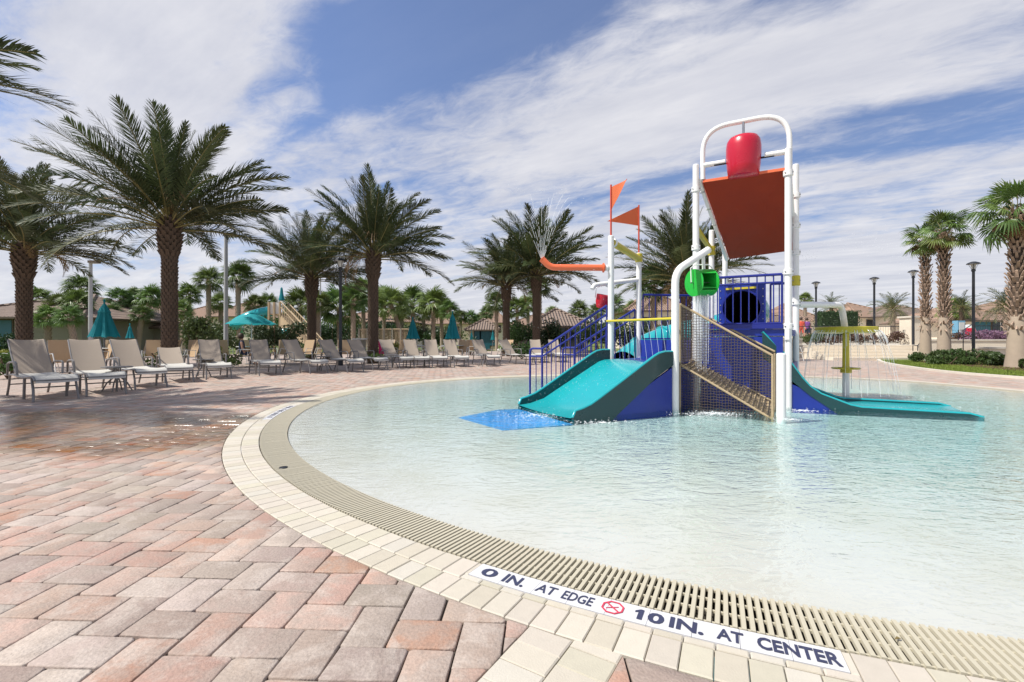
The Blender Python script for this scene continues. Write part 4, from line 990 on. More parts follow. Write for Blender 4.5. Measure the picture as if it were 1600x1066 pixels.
DP = [(38, 16.5, 388, .215, .80, 'date palm nearest the left edge with its whole trunk in view'), (265, 15.0, 350, .215, .93, 'tallest date palm, second trunk from the left, behind the first loungers'),
      (487, 22.0, 432, .19, .78, 'shorter date palm whose trunk stands beside the beige slide staircase'), (583, 20.0, 398, .21, .86, 'date palm with spreading crown right of the black lamp post'),
      (791, 29.0, 445, .21, .86, 'shorter of the two date palms left of the orange pipe'), (838, 28.0, 428, .22, 1.04, 'taller date palm directly behind the orange pipe'),
      (1072, 24.0, 436, .27, 1.02, 'date palm behind the green drum, seen between the white posts')]
for i, (px, Y, py, r_, L_, lb) in enumerate(DP):
    X = (px - 800) / F * Y; date_palm(X, Y, 1 + (HY - py) / F * Y - .0, lb, r_, L_, 64, i + 1)
date_palm(-9.7, 5.8, 4.1, 'date palm with only its frond tips in frame at the upper left edge', .25, .78, 40, 21)

# ------------------------------------------------------------------ fan palms
def fan_leaf(L=.75, pet=.7, seg=22, seed=0, hang=.25):
    rn = random.Random(seed); b = MB(); b.tube([V((0, 0, 0)), V((pet * .5, 0, .03)), V((pet, 0, 0))], [.018, .013, .010], 4, 1, cap=False); c = V((pet, 0, 0))
    for i in range(seg):
        a = R(-128 + 256 * (i + .5) / seg); ln = L * (.78 + .22 * math.cos(a)) * rn.uniform(.9, 1.06); up_ = .10 * math.cos(3 * i) * .2
        d = V((math.cos(a), math.sin(a), up_ - .05)); w_ = V((-math.sin(a), math.cos(a), 0)); s0_ = ln * .62 * math.tan(R(128 / seg)) * 1.0
        mid = c + d * ln * .6 + V((0, 0, .02 * (-1) ** i)); end = c + d * ln + V((0, 0, -hang * ln * rn.uniform(.6, 1.5)))
        b.add([c, mid + w_ * s0_ + V((0, 0, -.015)), mid + V((0, 0, .02)), mid - w_ * s0_ + V((0, 0, -.015)), end + w_ * .006, end - w_ * .006], [(0, 3, 2), (0, 2, 1), (1, 2, 4), (2, 3, 5), (2, 5, 4)], 0)
    return b
FL_ = [fan_leaf(.8, .75, 24, s, h) for s, h in ((1, .2), (2, .35), (3, .5))]
FM = [frond_mesh(b_, 'fan_leaf', [M['leaf_fan'], M['petiole']]) for b_ in FL_]
FMD = frond_mesh(fan_leaf(.7, .6, 20, 5, .9), 'dry_fan_leaf', [M['leaf_dry'], M['leaf_dry']])
def crown_mesh(n, seed, elmin=-50, scale=1.0, leaf=None):
    rn = random.Random(seed); b = MB()
    for i in range(n):
        t_ = (i + .5) / n; el = 84 - (84 - elmin) * t_ ** .9; az = i * 2.4 + rn.gauss(0, .2); q = FL_[rn.choice((0, 1, 2))] if leaf is None else leaf[rn.randrange(len(leaf))]
        mt = Matrix.Rotation(az, 4, 'Z') @ Matrix.Rotation(-R(el), 4, 'Y') @ Matrix.Rotation(rn.gauss(0, .3), 4, 'X') @ Matrix.Scale(scale * rn.uniform(.85, 1.08), 4); o = len(b.v)
        b.v += [tuple(mt @ V(v_)) for v_ in q.v]; b.f += [tuple(k + o for k in f) for f in q.f]; b.m += q.m
    return b
CM = [frond_mesh(crown_mesh(28, s, -38), 'crown', [M['leaf_fan'], M['petiole']]) for s in (3, 4, 5)]
DL = [date_frond(2.6, d_, 26, 40 + k) for k, d_ in enumerate((.7, 1.0, 1.3))]
CD = [frond_mesh(crown_mesh(40, s, -30, 1.0, DL), 'crown', [M['leaf_date'], M['petiole']]) for s in (7, 8)]
TRM = {}
def trunk_mesh(r, h, pale, seed, boots=True):
    b = MB(); rn = random.Random(seed); b.lathe([(r * 1.15, 0), (r, .3), (r * .95, h * .6), (r * 1.05, h - .3), (r * .5, h)], (0, 0, 0), 12)
    if boots:
        z = h * .3; k = 0
        while z < h:
            for i in range(8):
                a = 2 * math.pi * (i + .5 * (k % 2)) / 8; c_, s_ = math.cos(a), math.sin(a); w_ = r * .33; out = .06 * rn.uniform(.5, 1.4)
                b.add([(c_ * r + s_ * w_, s_ * r - c_ * w_, z), (c_ * r - s_ * w_, s_ * r + c_ * w_, z), (c_ * (r + out) - s_ * w_ * .5, s_ * (r + out) + c_ * w_ * .5, z + .14), (c_ * (r + out) + s_ * w_ * .5, s_ * (r + out) - c_ * w_ * .5, z + .14)], [(0, 1, 2, 3)])
            z += .13; k += 1
    return b
def small_palm(px, Y, pyc, rpx, label, kind=0, lean=0, base=0.0, group='fan palms beyond the loungers'):
    """crown centre at pixel row pyc, crown radius rpx pixels"""
    x = (px - 800) / F * Y; zc = 1 + (HY - pyc) / F * Y; s_ = rpx / F * Y / (1.45 if kind < 3 else 2.3); h = zc - base - .05
    root = empty('fan_palm' if kind < 3 else 'date_palm', (x + lean, Y, base), label, 'palm tree', group)
    tm = trunk_mesh(.15, h, 0, int(px)); 
    if lean:
        tm.v = [(v_[0] - lean * ((v_[2] / h) ** 1.6), v_[1], v_[2]) for v_ in tm.v]
    tm.v = [(v_[0] + root.location.x, v_[1] + Y, v_[2] + base) for v_ in tm.v]; o = tm.build('trunk', M['trunk_pale'] if kind != 3 else M['boot'], root, smooth=40)
    c = bpy.data.objects.new('crown', CM[kind] if kind < 3 else CD[kind - 3]); COL.objects.link(c); c.parent = root; c.location = (-lean, 0, h); c.rotation_euler = (0, 0, px * .37); c.scale = (s_,) * 3
    return root
SPL = [(60, 36, 467, 23, 'fan palm just right of the leftmost date palm trunk, above the grey roof', 0, 0), (93, 33, 481, 25, 'low bushy fan palm, second from the left in the row before the long grey roof', 1, 0),
       (120, 31, 477, 27, 'dense dark fan palm left of the tall grey light pole', 2, 0), (128, 38, 452, 27, 'taller dark fan palm rising behind the grey light pole at left', 0, 0),
       (188, 36, 468, 22, 'fan palm leaning left above the large closed teal umbrella', 1, .8), (212, 37, 467, 20, 'middle fan palm of three right of the large closed umbrella', 2, -.5), (236, 36, 466, 24, 'fan palm with leaning trunk just left of the tallest date palm', 0, -.9),
       (295, 38, 463, 23, 'fan palm just right of the tallest date palm trunk', 1, 0), (326, 36, 440, 25, 'yellowish fan palm left of the second tall grey light pole', 2, 0), (372, 34, 434, 30, 'fan palm right of the second tall grey light pole', 0, 0),
       (470, 40, 478, 34, 'dark fan palm behind the beige slide staircase', 1, 0), (530, 36, 482, 42, 'broad fan palm behind the black lamp post', 2, 0), (568, 40, 458, 30, 'fan palm partly behind the fourth date palm trunk', 0, 0),
       (612, 36, 478, 34, 'leaning fan palm right of the fourth date palm, above the wooden footbridge', 1, .9), (645, 42, 475, 30, 'upright fan palm above the left closed umbrella', 2, 0), (677, 40, 476, 31, 'fan palm with pale trunk between the two closed umbrellas', 0, 0),
       (702, 34, 487, 20, 'small leaning fan palm beside the right closed umbrella', 1, .9), (735, 60, 497, 14, 'very small distant fan palm above the pool bar roof', 2, 0), (776, 42, 475, 22, 'fan palm left of the pair of date palms', 0, 0), (808, 42, 484, 24, 'fan palm between the pair of date palms', 1, 0),
       (843, 34, 448, 24, 'fan palm showing behind the taller date palm trunk', 2, 0), (864, 55, 492, 16, 'distant fan palm left of the broad hip roof', 1, 0), (932, 40, 487, 17, 'fan palm behind the small red bucket', 0, 0), (1022, 26, 446, 40, 'fan palm left of the bent white post', 1, 0), (905, 52, 487, 20, 'bushy fan palm above the broad hip roof', 2, 0), (745, 75, 498, 9, 'tiniest distant palm, between the closed umbrella and the pool bar', 0, 0),
       (75, 28, 498, 24, 'low fan palm against the olive wall, right of the leftmost trunk', 1, 0), (108, 27, 496, 22, 'low fan palm against the olive wall, just left of the grey light pole', 2, .4), (172, 34, 489, 18, 'low fan palm behind the top of the large closed umbrella', 0, 0), (222, 33, 492, 18, 'low fan palm before the small terracotta pavilion', 1, -.3), (286, 32, 486, 18, 'short fan palm right against the tallest date palm trunk', 2, 0), (345, 40, 474, 20, 'fan palm between the yellowish palm and the grey light pole', 0, 0),
       (398, 44, 478, 20, 'fan palm above the open turquoise umbrella', 1, 0), (420, 46, 474, 18, 'fan palm behind the teal tube slide', 2, 0), (497, 34, 476, 26, 'dark fan palm right of the shorter date palm trunk', 0, 0), (552, 33, 470, 28, 'fan palm between the black lamp and the fourth date palm', 1, 0), (600, 44, 466, 22, 'fan palm just right of the fourth date palm trunk', 2, 0), (628, 50, 490, 18, 'low fan palm left of the left closed umbrella', 0, 0), (662, 50, 492, 18, 'low fan palm between the closed umbrellas', 1, 0), (690, 46, 484, 20, 'fan palm left of the right closed umbrella', 2, 0),
       (720, 60, 495, 14, 'low distant fan palm right of the right closed umbrella', 0, 0), (760, 62, 490, 15, 'distant fan palm directly above the pool bar', 1, 0), (825, 50, 478, 18, 'fan palm against the taller date palm trunk', 2, 0), (958, 44, 478, 20, 'fan palm between the two flag posts', 1, 0), (990, 50, 484, 18, 'fan palm right of the second flag post', 0, 0)]
for px, Y, pyc, rp, lb, kd, ln in SPL: small_palm(px, Y, pyc, rp, lb, kd, ln)
for px, Y, pyc, rp, lb, kd in [(1299, 46, 478, 22, 'distant feather palm right of the first black lamp, above the hedge', 3), (1395, 38, 482, 30, 'feather palm between the second and third black lamps', 4), (1503, 36, 480, 27, 'feather palm behind the fourth black lamp', 3),
                              (1572, 33, 478, 38, 'feather palm left of the right-hand shaggy palm', 4), (1258, 52, 468, 13, 'small distant palm above the white feed pipe', 0), (1490, 40, 486, 24, 'bushy palm right of the pair of shaggy palms', 1)]:
    small_palm(px, Y, pyc, rp, lb, kd, 0, 1.0, 'palms on the right terrace')
# three shaggy-trunk palms at right
def big_fan(px, Y, pyc, pyb, r, label, seed, wl, S=1.0):
    x = (px - 800) / F * Y; h = 1 + (HY - pyc) / F * Y; zb = 1 + (HY - pyb) / F * Y; root = empty('shaggy_palm', (x, Y, 0), label, 'palm tree', 'shaggy-trunk palms on the right lawn'); rn = random.Random(seed)
    b = MB(); b.lathe([(r * 1.45, 0), (r * 1.2, .5), (r * 1.0, zb), (r * .72, zb + .3), (0, zb + .3)], (x, Y, 0), 20); b.build('trunk', M['trunk_pale'], root, smooth=50)
    b = MB(); b.lathe([(r * .71, zb - .1), (r * .70, zb + .3), (r * .66, h), (0, h + .3)], (x, Y, 0), 20); b.build('upper_trunk', M['trunk'], root, smooth=50)
    b = MB(); z = zb - .25; k = 0
    while z < h + .05:
        m_ = 9; rr_ = r * .72
        for i in range(m_):
            a = 2 * math.pi * (i + .5 * (k % 2)) / m_ + rn.gauss(0, .06); c_, s_ = math.cos(a), math.sin(a); w_ = rr_ * .26 * rn.uniform(.7, 1.2); lo = z < zb + .15
            out = rn.uniform(.07, .17) * (1.5 if lo else 1); hh_ = .17 * rn.uniform(.7, 1.3); dz = -.10 if lo and rn.random() < .5 else hh_
            cx_, cy_ = x + c_ * rr_, Y + s_ * rr_
            b.add([(cx_ + s_ * w_, cy_ - c_ * w_, z - .03), (cx_ - s_ * w_, cy_ + c_ * w_, z - .03), (cx_ - s_ * w_ * .6 + c_ * out, cy_ + c_ * w_ * .6 + s_ * out, z + dz), (cx_ + s_ * w_ * .6 + c_ * out, cy_ - c_ * w_ * .6 + s_ * out, z + dz),
                   (cx_ - s_ * w_ * .6 + c_ * (out - .03), cy_ + c_ * w_ * .6 + s_ * (out - .03), z + dz + .02), (cx_ + s_ * w_ * .6 + c_ * (out - .03), cy_ - c_ * w_ * .6 + s_ * (out - .03), z + dz + .02), (cx_, cy_, z + hh_ * .3)],
                  [(0, 1, 2, 3), (3, 2, 4, 5), (0, 3, 5), (1, 4, 2), (5, 4, 6)])
        z += .165; k += 1
    b.build('leaf_bases', M['boot_pale'], root)['kind'] = 'stuff'
    n = 26
    for i in range(n):
        t_ = (i + .5) / n; el = 80 - 125 * t_ ** .95 + rn.gauss(0, 7); az = i * 2.4 + rn.gauss(0, .2) + wl; o = bpy.data.objects.new('fan_leaf', FM[rn.randrange(3)]); COL.objects.link(o); o.parent = root
        o.location = (math.cos(az) * .1, math.sin(az) * .1, h + .2 - .3 * t_); o.rotation_euler = Euler((rn.gauss(0, .4), -R(el), az)); o.scale = (S * rn.uniform(.8, 1.12),) * 3
    for i in range(15):
        az = i * .42 + rn.random(); o = bpy.data.objects.new('dry_fan_leaf', FMD); COL.objects.link(o); o.parent = root; o.location = (math.cos(az) * .12, math.sin(az) * .12, h - .05); o.rotation_euler = Euler((rn.gauss(0, .3), -R(rn.uniform(-65, -25)), az)); o.scale = (S * .75,) * 3
big_fan(1446, 21.5, 378, 505, .185, 'shaggy-trunk palm at left of the right-hand trio', 1, 0, .58)
big_fan(1475, 19.5, 366, 505, .195, 'middle shaggy-trunk palm of the right-hand trio, tallest of the close pair', 2, 1, .62)
big_fan(1590, 15.6, 335, 506, .235, 'nearest shaggy-trunk palm, standing alone at the right edge', 3, 2, .80)

# ------------------------------------------------------------------ sun loungers
def make_lounger(back_el, name='sun_lounger'):
    """foot at origin, head along +X; width along Y"""
    root = empty(name, (0, 0, 0), 'x', 'sun lounger', 'sun loungers round the pool'); w_ = .265; Hs = .39
    hx = 1.30; be = R(back_el); bl = .84; bx, bz = hx + bl * math.cos(be), Hs + bl * math.sin(be)
    def tb(nm, pts, r, mat='frame', n=6): b = MB(); b.tube([V(p) for p in pts], r, n); return b.build(nm, M[mat], root, smooth=50)
    prof = [(0.0, Hs - .05), (.06, Hs - .005), (.16, Hs + .012), (.6, Hs - .02), (1.0, Hs - .025), (hx, Hs), (1.75, Hs - .02), (1.95, Hs - .03)]
    for s_ in (-1, 1): tb('side_rail', [(x, s_ * w_, z) for x, z in prof], .019)
    tb('foot_rail', [(0, -w_, Hs - .05), (0, w_, Hs - .05)], .016)
    for s_ in (-1, 1):
        tb('back_rail', [(hx, s_ * (w_ - .03), Hs + .01), (hx + bl * .5 * math.cos(be) + .012, s_ * (w_ - .03), Hs + bl * .5 * math.sin(be)), (bx, s_ * (w_ - .03), bz), (bx + .03, s_ * (w_ - .04), bz - .01)], .018)
        tb('leg', [(.20, s_ * w_, Hs), (.10, s_ * (w_ + .0), .18), (.04, s_ * (w_ + .01), 0)], .018)
        tb('leg', [(.62, s_ * w_, Hs - .02), (.66, s_ * w_, 0)], .02)
        tb('leg', [(1.58, s_ * w_, Hs - .02), (1.66, s_ * w_, .18), (1.78, s_ * w_, 0)], .018)
        tb('armrest', [(.98, s_ * (w_ + .02), Hs), (1.00, s_ * (w_ + .03), Hs + .20), (1.06, s_ * (w_ + .03), Hs + .225), (1.42, s_ * (w_ + .03), Hs + .215), (1.56, s_ * (w_ + .03), Hs + .19), (1.66, s_ * (w_ + .02), Hs - .02)], .017)
        tb('prop', [(hx + bl * .55 * math.cos(be), s_ * .18, Hs + bl * .55 * math.sin(be)), (hx + bl * .55 * math.cos(be) + .2, s_ * .18, Hs - .02)], .011)
    tb('cross_bar', [(.15, -w_, .22), (.15, w_, .22)], .012); tb('cross_bar', [(1.66, -w_, .20), (1.66, w_, .20)], .012)
    def sling(nm, line, ww, mat, sag):
        b = MB(); vs = []; K = 8
        for i, (x, z, nx, nz) in enumerate(line):
            for k in range(K + 1):
                y = -ww + 2 * ww * k / K; e_ = 1 - (2 * k / K - 1) ** 2; t_ = i / (len(line) - 1); g_ = sag * e_ * math.sin(math.pi * min(1, .15 + .7 * t_)); vs.append((x - nx * g_, y, z - nz * g_))
        fs = [(i * (K + 1) + k, (i + 1) * (K + 1) + k, (i + 1) * (K + 1) + k + 1, i * (K + 1) + k + 1) for i in range(len(line) - 1) for k in range(K)]
        b.add(vs, fs); return b.build(nm, M[mat], root, smooth=60)
    sling('seat_sling', [(-.015, Hs - .085, 0, 1), (-.01, Hs - .045, 0, 1), (.05, Hs + .012, 0, 1)] + [(x, z + .018, 0, 1) for x, z in prof[2:6]], w_ - .005, 'sling_light', .022)
    sn, cs_ = math.sin(be), math.cos(be)
    sling('back_sling', [(hx + bl * t_ * cs_ - .012 * sn, Hs + .01 + bl * t_ * sn + .012 * cs_, -sn, cs_) for t_ in (0, .2, .4, .6, .8, .97)] + [(bx + .01, bz + .022, 0, 1), (bx + .035, bz + .008, 0, 1), (bx + .03, bz - .06, 0, 1)], w_ - .035, 'sling', .025)
    return root, bx
L55, bx55 = make_lounger(46); L30, bx30 = make_lounger(28)
# (foot px, foot py, back-top px, low back?)
LG = [(90, 626, 42, 0, 'sun lounger nearest the left edge, closest to the viewer, fully raised back'), (168, 618, 132, 0, 'second sun lounger from the left, beside the round side table'), (238, 607, 192, 0, 'third sun lounger from the left, in front of the large closed umbrella'),
      (281, 598.5, 263, 1, 'sun lounger with its back folded half down, the only low one'), (343, 593, 326, 0, 'sun lounger just right of the one with the lowered back'), (423, 587, 403, 0, 'sun lounger in front of the open turquoise umbrella'),
      (500, 584, 453, 0, 'sun lounger in front of the shorter date palm trunk'), (557, 582, 508, 0, 'sun lounger left of the black lamp post'), (596, 578.5, 553, 0, 'sun lounger between the black lamp post and the fourth date palm trunk'),
      (637, 576, 601, 0, 'sun lounger with a magenta towel behind its back, right of the fourth date palm trunk'), (660, 575.5, 640, 0, 'sun lounger below the left closed umbrella'), (688, 575, 672, 0, 'sun lounger between the two closed umbrellas'),
      (722, 574, 702, 0, 'sun lounger below the right closed umbrella'), (772, 572, 746, 0, 'sun lounger in front of the pool bar doors'), (830, 570, 786, 0, 'last sun lounger of the row, left of the blue stair railings')]
for i, (fx, fy, hx_, low, lb) in enumerate(LG):
    Fp = gnd(fx, fy); tgt = (hx_ - 800) / F; bx_ = bx30 if low else bx55; best = None
    for k in range(168, 100, -1):
        a = R(k); q = Fp + V((math.cos(a), math.sin(a), 0)) * bx_; e_ = abs(q.x / q.y - tgt)
        if best is None or e_ < best[0]: best = (e_, a)
        elif e_ > best[0] + .02 and best[0] < .015: break
    print('lounger', i, round(best[0], 3), round(math.degrees(best[1])))
    src = L30 if low else L55; a = best[1]
    if i == 0 or low: src.location = Fp; src.rotation_euler = (0, 0, a); src['label'] = lb
    else: copy_tree(src, Fp, a, lb)
for px, Y, a, lb in ((1252, 21, 100, 'tan sun lounger seen end-on behind the tall white posts'),):
    pass
# side tables
def make_table():
    root = empty('side_table', (0, 0, 0), 'x', 'side table', 'small round side tables'); b = MB(); b.lathe([(0, .455), (.24, .455), (.25, .465), (.25, .475), (.24, .48), (0, .478)], (0, 0, 0), 24); b.build('table_top', M['frame'], root, smooth=40)
    for k in range(4):
        a = k * math.pi / 2 + .4; c_, s_ = math.cos(a), math.sin(a); b = MB(); b.tube([V((c_ * .05, s_ * .05, .45)), V((c_ * .06, s_ * .06, .26)), V((c_ * .16, s_ * .16, .16)), V((c_ * .24, s_ * .24, 0))], .013, 6); b.build('leg', M['frame'], root, smooth=50)
    return root
tb0 = make_table()
for i, (px, py, lb) in enumerate(((183, 611, 'round side table between the second and third loungers from the left'), (318, 589, 'round side table between the low-backed lounger and the next one to its right'), (507, 580, 'round side table left of the black lamp post, among the loungers'), (612, 576, 'round side table at the foot of the fourth date palm'), (757, 573, 'round side table near the last two loungers of the row'))):
    p = gnd(px, py)
    if i == 0: tb0.location = p; tb0['label'] = lb
    else: copy_tree(tb0, p, i, lb)
# tan sling dining chairs
def make_chair():
    root = empty('sling_chair', (0, 0, 0), 'x', 'chair', 'tan sling chairs behind the loungers')
    for s_ in (-1, 1):
        b = MB(); b.tube([V((-.26, s_ * .26, 0)), V((-.20, s_ * .26, .38)), V((.16, s_ * .26, .36)), V((.26, s_ * .26, 0))], .014, 6); b.build('leg_frame', M['glass'], root, smooth=50)
        b = MB(); b.tube([V((-.18, s_ * .27, .38)), V((-.20, s_ * .28, .62)), V((.12, s_ * .29, .64)), V((.20, s_ * .27, .38))], .014, 6); b.build('armrest', M['glass'], root, smooth=50)
        b = MB(); b.tube([V((-.22, s_ * .25, .38)), V((-.36, s_ * .25, .78)), V((-.40, s_ * .25, .98))], .014, 6); b.build('back_post', M['frame'], root, smooth=50)
    b = MB(); b.plate([V((-.22, -.25, .385)), V((.22, -.25, .40)), V((.22, .25, .40)), V((-.22, .25, .385))], (0, 0, 1), .012); b.build('seat', M['tan'], root)
    b = MB(); b.plate([V((-.22, -.25, .39)), V((-.22, .25, .39)), V((-.40, .25, .99)), V((-.40, -.25, .99))], (1, 0, .3), .012); b.build('backrest', M['tan'], root)
    return root
ch0 = make_chair()
CHS = [(24, 12.5, 200, 'tan sling chair half hidden behind the first lounger'), (84, 13.5, 250, 'tan sling chair between the first and second lounger backs'), (103, 12.3, 330, 'tan sling chair with pale arms just left of the second lounger back'), (152, 15, 240, 'tan sling chair under the large closed umbrella'), (166, 16, 280, 'tan sling chair between the second and third lounger backs'), (222, 17, 260, 'tan sling chair right of the third lounger back'),
       (240, 15.5, 300, 'tan sling chair left of the tallest date palm trunk'), (290, 16.5, 240, 'tan sling chair right of the tallest date palm trunk'), (302, 18.5, 290, 'tan sling chair behind the low-backed lounger'), (380, 17.5, 200, 'tan sling chair below the open turquoise umbrella'), (392, 19.5, 320, 'tan sling chair right under the open turquoise umbrella edge'), (434, 19, 250, 'tan sling chair in front of the dark rounded bush'),
       (444, 21, 290, 'tan sling chair left of the shorter date palm trunk'), (474, 20, 250, 'tan sling chair directly beside the shorter date palm trunk'), (500, 20, 210, 'tan sling chair behind the lounger right of the shorter date palm'), (540, 19.5, 300, 'tan sling chair right of the black lamp post'), (625, 21, 250, 'tan sling chair left of the left closed umbrella pole'), (655, 22, 200, 'tan sling chair near the left closed umbrella pole'), (722, 22.5, 260, 'tan sling chair right of the right closed umbrella')]
for i, (px, Y, az, lb) in enumerate(CHS):
    p = V(((px - 800) / F * Y, Y, 0))
    if i == 0: ch0.location = p; ch0.rotation_euler = (0, 0, R(az)); ch0['label'] = lb
    else: copy_tree(ch0, p, R(az), lb)
# round dining tables
def make_dtable():
    root = empty('dining_table', (0, 0, 0), 'x', 'table', 'round patio tables'); b = MB(); b.lathe([(0, .70), (.55, .70), (.57, .715), (.55, .73), (0, .73)], (0, 0, 0), 28); b.build('table_top', M['glass'], root, smooth=40)
    b = MB(); b.lathe([(.25, 0), (.25, .02), (.04, .05), (.035, .70)], (0, 0, 0), 14); b.build('pedestal', M['frame'], root, smooth=40); return root
dt = make_dtable()
for i, (px, Y, lb) in enumerate(((160, 15.6, 'round patio table around the pole of the large closed umbrella'), (393, 19.2, 'round patio table under the open turquoise umbrella'), (645, 22.5, 'round patio table below the left closed umbrella'), (707, 22.8, 'round patio table below the right closed umbrella'))):
    p = V(((px - 800) / F * Y, Y, 0))
    if i == 0: dt.location = p; dt['label'] = lb
    else: copy_tree(dt, p, 0, lb)
# umbrellas
def closed_umb(px, Y, ytop, ybot, wpx, label):
    x = (px - 800) / F * Y; zt = 1 + (HY - ytop) / F * Y; zb = 1 + (HY - ybot) / F * Y; w_ = wpx / F * Y / 2; root = empty('closed_umbrella', (x, Y, 0), label, 'umbrella', 'closed teal umbrellas')
    b = MB(); b.tube([V((x, Y, 0)), V((x, Y, zt - .05))], .024, 8); b.build('pole', M['frame'], root, smooth=50)
    b = MB(); K = 32; prof = [(0, 1), (.05, .97), (.30, .82), (.44, .70), (.40, .66), (.55, .45), (.75, .2), (1.0, .0)]; vs = []; fs = []
    for r_, h_ in prof:
        for k in range(K):
            f = 1 + (.20 * math.cos(8 * 2 * math.pi * k / K)) * min(1, 1.6 * (1 - h_)); a = 2 * math.pi * k / K; vs.append((x + math.cos(a) * r_ * w_ * f, Y + math.sin(a) * r_ * w_ * f, zb + (zt - zb) * h_ - (.04 if h_ == 0 and k % 4 == 0 else 0)))
    for i in range(len(prof) - 1):
        for k in range(K): fs.append((i * K + k, i * K + (k + 1) % K, (i + 1) * K + (k + 1) % K, (i + 1) * K + k))
    b.add(vs, [f[::-1] for f in fs]); b.build('canopy', M['umb'], root, smooth=30)
    b = MB(); b.lathe([(.0, .1), (.03, .07), (.035, .03), (.02, -.03)], (x, Y, zt), 10); b.build('finial', M['umb'], root, smooth=50)
closed_umb(163, 15.6, 472, 526, 34, 'large closed teal umbrella left of the tallest date palm'); closed_umb(203, 26, 508, 528, 10, 'small distant closed teal umbrella right of the large closed one'); closed_umb(147, 24, 510, 526, 9, 'narrow closed teal umbrella half hidden behind the large one')
closed_umb(645, 22.5, 498, 529, 19, 'left of the two closed teal umbrellas near the picture centre'); closed_umb(707, 22.8, 489, 529, 21, 'right of the two closed teal umbrellas near the picture centre, slightly larger')
closed_umb(737, 40, 518, 531, 6, 'tiny closed teal umbrella at the left corner of the pool bar'); closed_umb(770, 40, 518, 531, 6, 'tiny closed teal umbrella at the right side of the pool bar doors')
x = (393 - 800) / F * 19.2; root = empty('open_umbrella', (x, 19.2, 0), 'open turquoise umbrella over a patio table, left of the beige slide staircase', 'umbrella'); b = MB(); K = 8; zt, zb_ = 2.12, 1.62; ru = .98
vs = [(x, 19.2, zt)] + [(x + math.cos(R(22.5 + 45 * k)) * .3, 19.2 + math.sin(R(22.5 + 45 * k)) * .3, zt - .12) for k in range(8)]
vs += [(x + math.cos(R(22.5 * k)) * ru * (1 if k % 2 else .95), 19.2 + math.sin(R(22.5 * k)) * ru * (1 if k % 2 else .95), zb_ + (.0 if k % 2 else .04)) for k in range(16)]
fs = [(0, 1 + k, 1 + (k + 1) % 8) for k in range(8)]
for k in range(8): o1, o2, o3 = 9 + (2 * k + 1) % 16, 9 + (2 * k + 2) % 16, 9 + (2 * k + 3) % 16; fs += [(1 + k, o1, o2), (1 + k, o2, 1 + (k + 1) % 8), (1 + (k + 1) % 8, o2, o3)]
b.add(vs, fs); b.build('canopy', M['umb_light'], root)
b = MB(); vs = [(x + math.cos(R(45 * k)) * .16, 19.2 + math.sin(R(45 * k)) * .16, zt + .0) for k in range(8)] + [(x, 19.2, zt + .07)]; b.add(vs, [(k, (k + 1) % 8, 8) for k in range(8)]); b.build('vent_cap', M['umb_light'], root)
b = MB(); b.tube([V((x, 19.2, 0)), V((x, 19.2, zt))], .022, 8); b.build('pole', M['glass'], root, smooth=40)
for k in range(8): b = MB(); b.tube([V((x, 19.2, zt - .35)), V((x + math.cos(R(22.5 + 45 * k)) * ru * .6, 19.2 + math.sin(R(22.5 + 45 * k)) * ru * .6, zb_ + .14))], .008, 4); b.build('rib', M['glass'], root)

# ------------------------------------------------------------------ lamps
def shoebox(px, Y, ytop, r, label, side=1):
    x = (px - 800) / F * Y; zt = 1 + (HY - ytop) / F * Y; root = empty('light_pole', (x, Y, 0), label, 'light pole', 'tall grey light poles')
    b = MB(); b.tube([V((x, Y, 0)), V((x, Y, zt))], [r, r * .75], 10); b.build('pole', M['pole_grey'], root, smooth=50)
    b = MB(); b.box((x + side * .22, Y, zt - .02), (.5, .34, .14)); b.box((x + side * .02, Y, zt - .02), (.12, .08, .08)); b.build('lamp_head', M['trim_dark'], root)
    b = MB(); b.box((x + side * .24, Y, zt - .098), (.40, .28, .012)); b.build('lens', M['glass'], root)
shoebox(141.5, 27, 409, .12, 'tall grey light pole at left, between the first two date palms'); shoebox(353, 21, 367, .10, 'taller grey light pole right of the tallest date palm')
def blacklamp(px, Y, ytop, label, base=0.0, style=1):
    x = (px - 800) / F * Y; zt = 1 + (HY - ytop) / F * Y; root = empty('street_lamp', (x, Y, base), label, 'street lamp', 'black deck lamps')
    b = MB(); b.lathe([(.10, base), (.10, base + .25), (.065, base + .4), (.055, zt - .45)], (x, Y, 0), 10); b.build('pole', M['pole_black'], root, smooth=40)
    b = MB(); b.lathe([(.08, zt - .45), (.085, zt - .38), (.05, zt - .34)], (x, Y, 0), 10); b.build('collar', M['pole_black'], root)
    b = MB(); b.lathe([(.06, zt - .34), (.12, zt - .10), (.0, zt - .09)], (x, Y, 0), 10); b.build('lamp_glass', M['glass'], root, smooth=40)
    b = MB(); b.lathe([(.26, zt - .12), (.22, zt - .06), (.08, zt), (0, zt)], (x, Y, 0), 16); b.lathe([(.26, zt - .12), (0, zt - .08)], (x, Y, 0), 16); b.build('hood', M['pole_black'], root, smooth=50)
    for k in range(4): a = R(45 + 90 * k); b = MB(); b.tube([V((x + math.cos(a) * .06, Y + math.sin(a) * .06, zt - .36)), V((x + math.cos(a) * .17, Y + math.sin(a) * .17, zt - .10))], .010, 4); b.build('stay', M['pole_black'], root)
blacklamp(532, 18.2, 404, 'black lamp post standing among the loungers, left of the fourth date palm'); blacklamp(1275, 30, 440, 'leftmost of the four black lamps on the right side'); blacklamp(1366, 28, 433, 'second black lamp from the left on the right side'); blacklamp(1427, 26, 422, 'third black lamp, just left of the shaggy palm pair', .0); blacklamp(1521, 21.5, 409, 'tallest of the four black lamps on the right, between the shaggy palms')
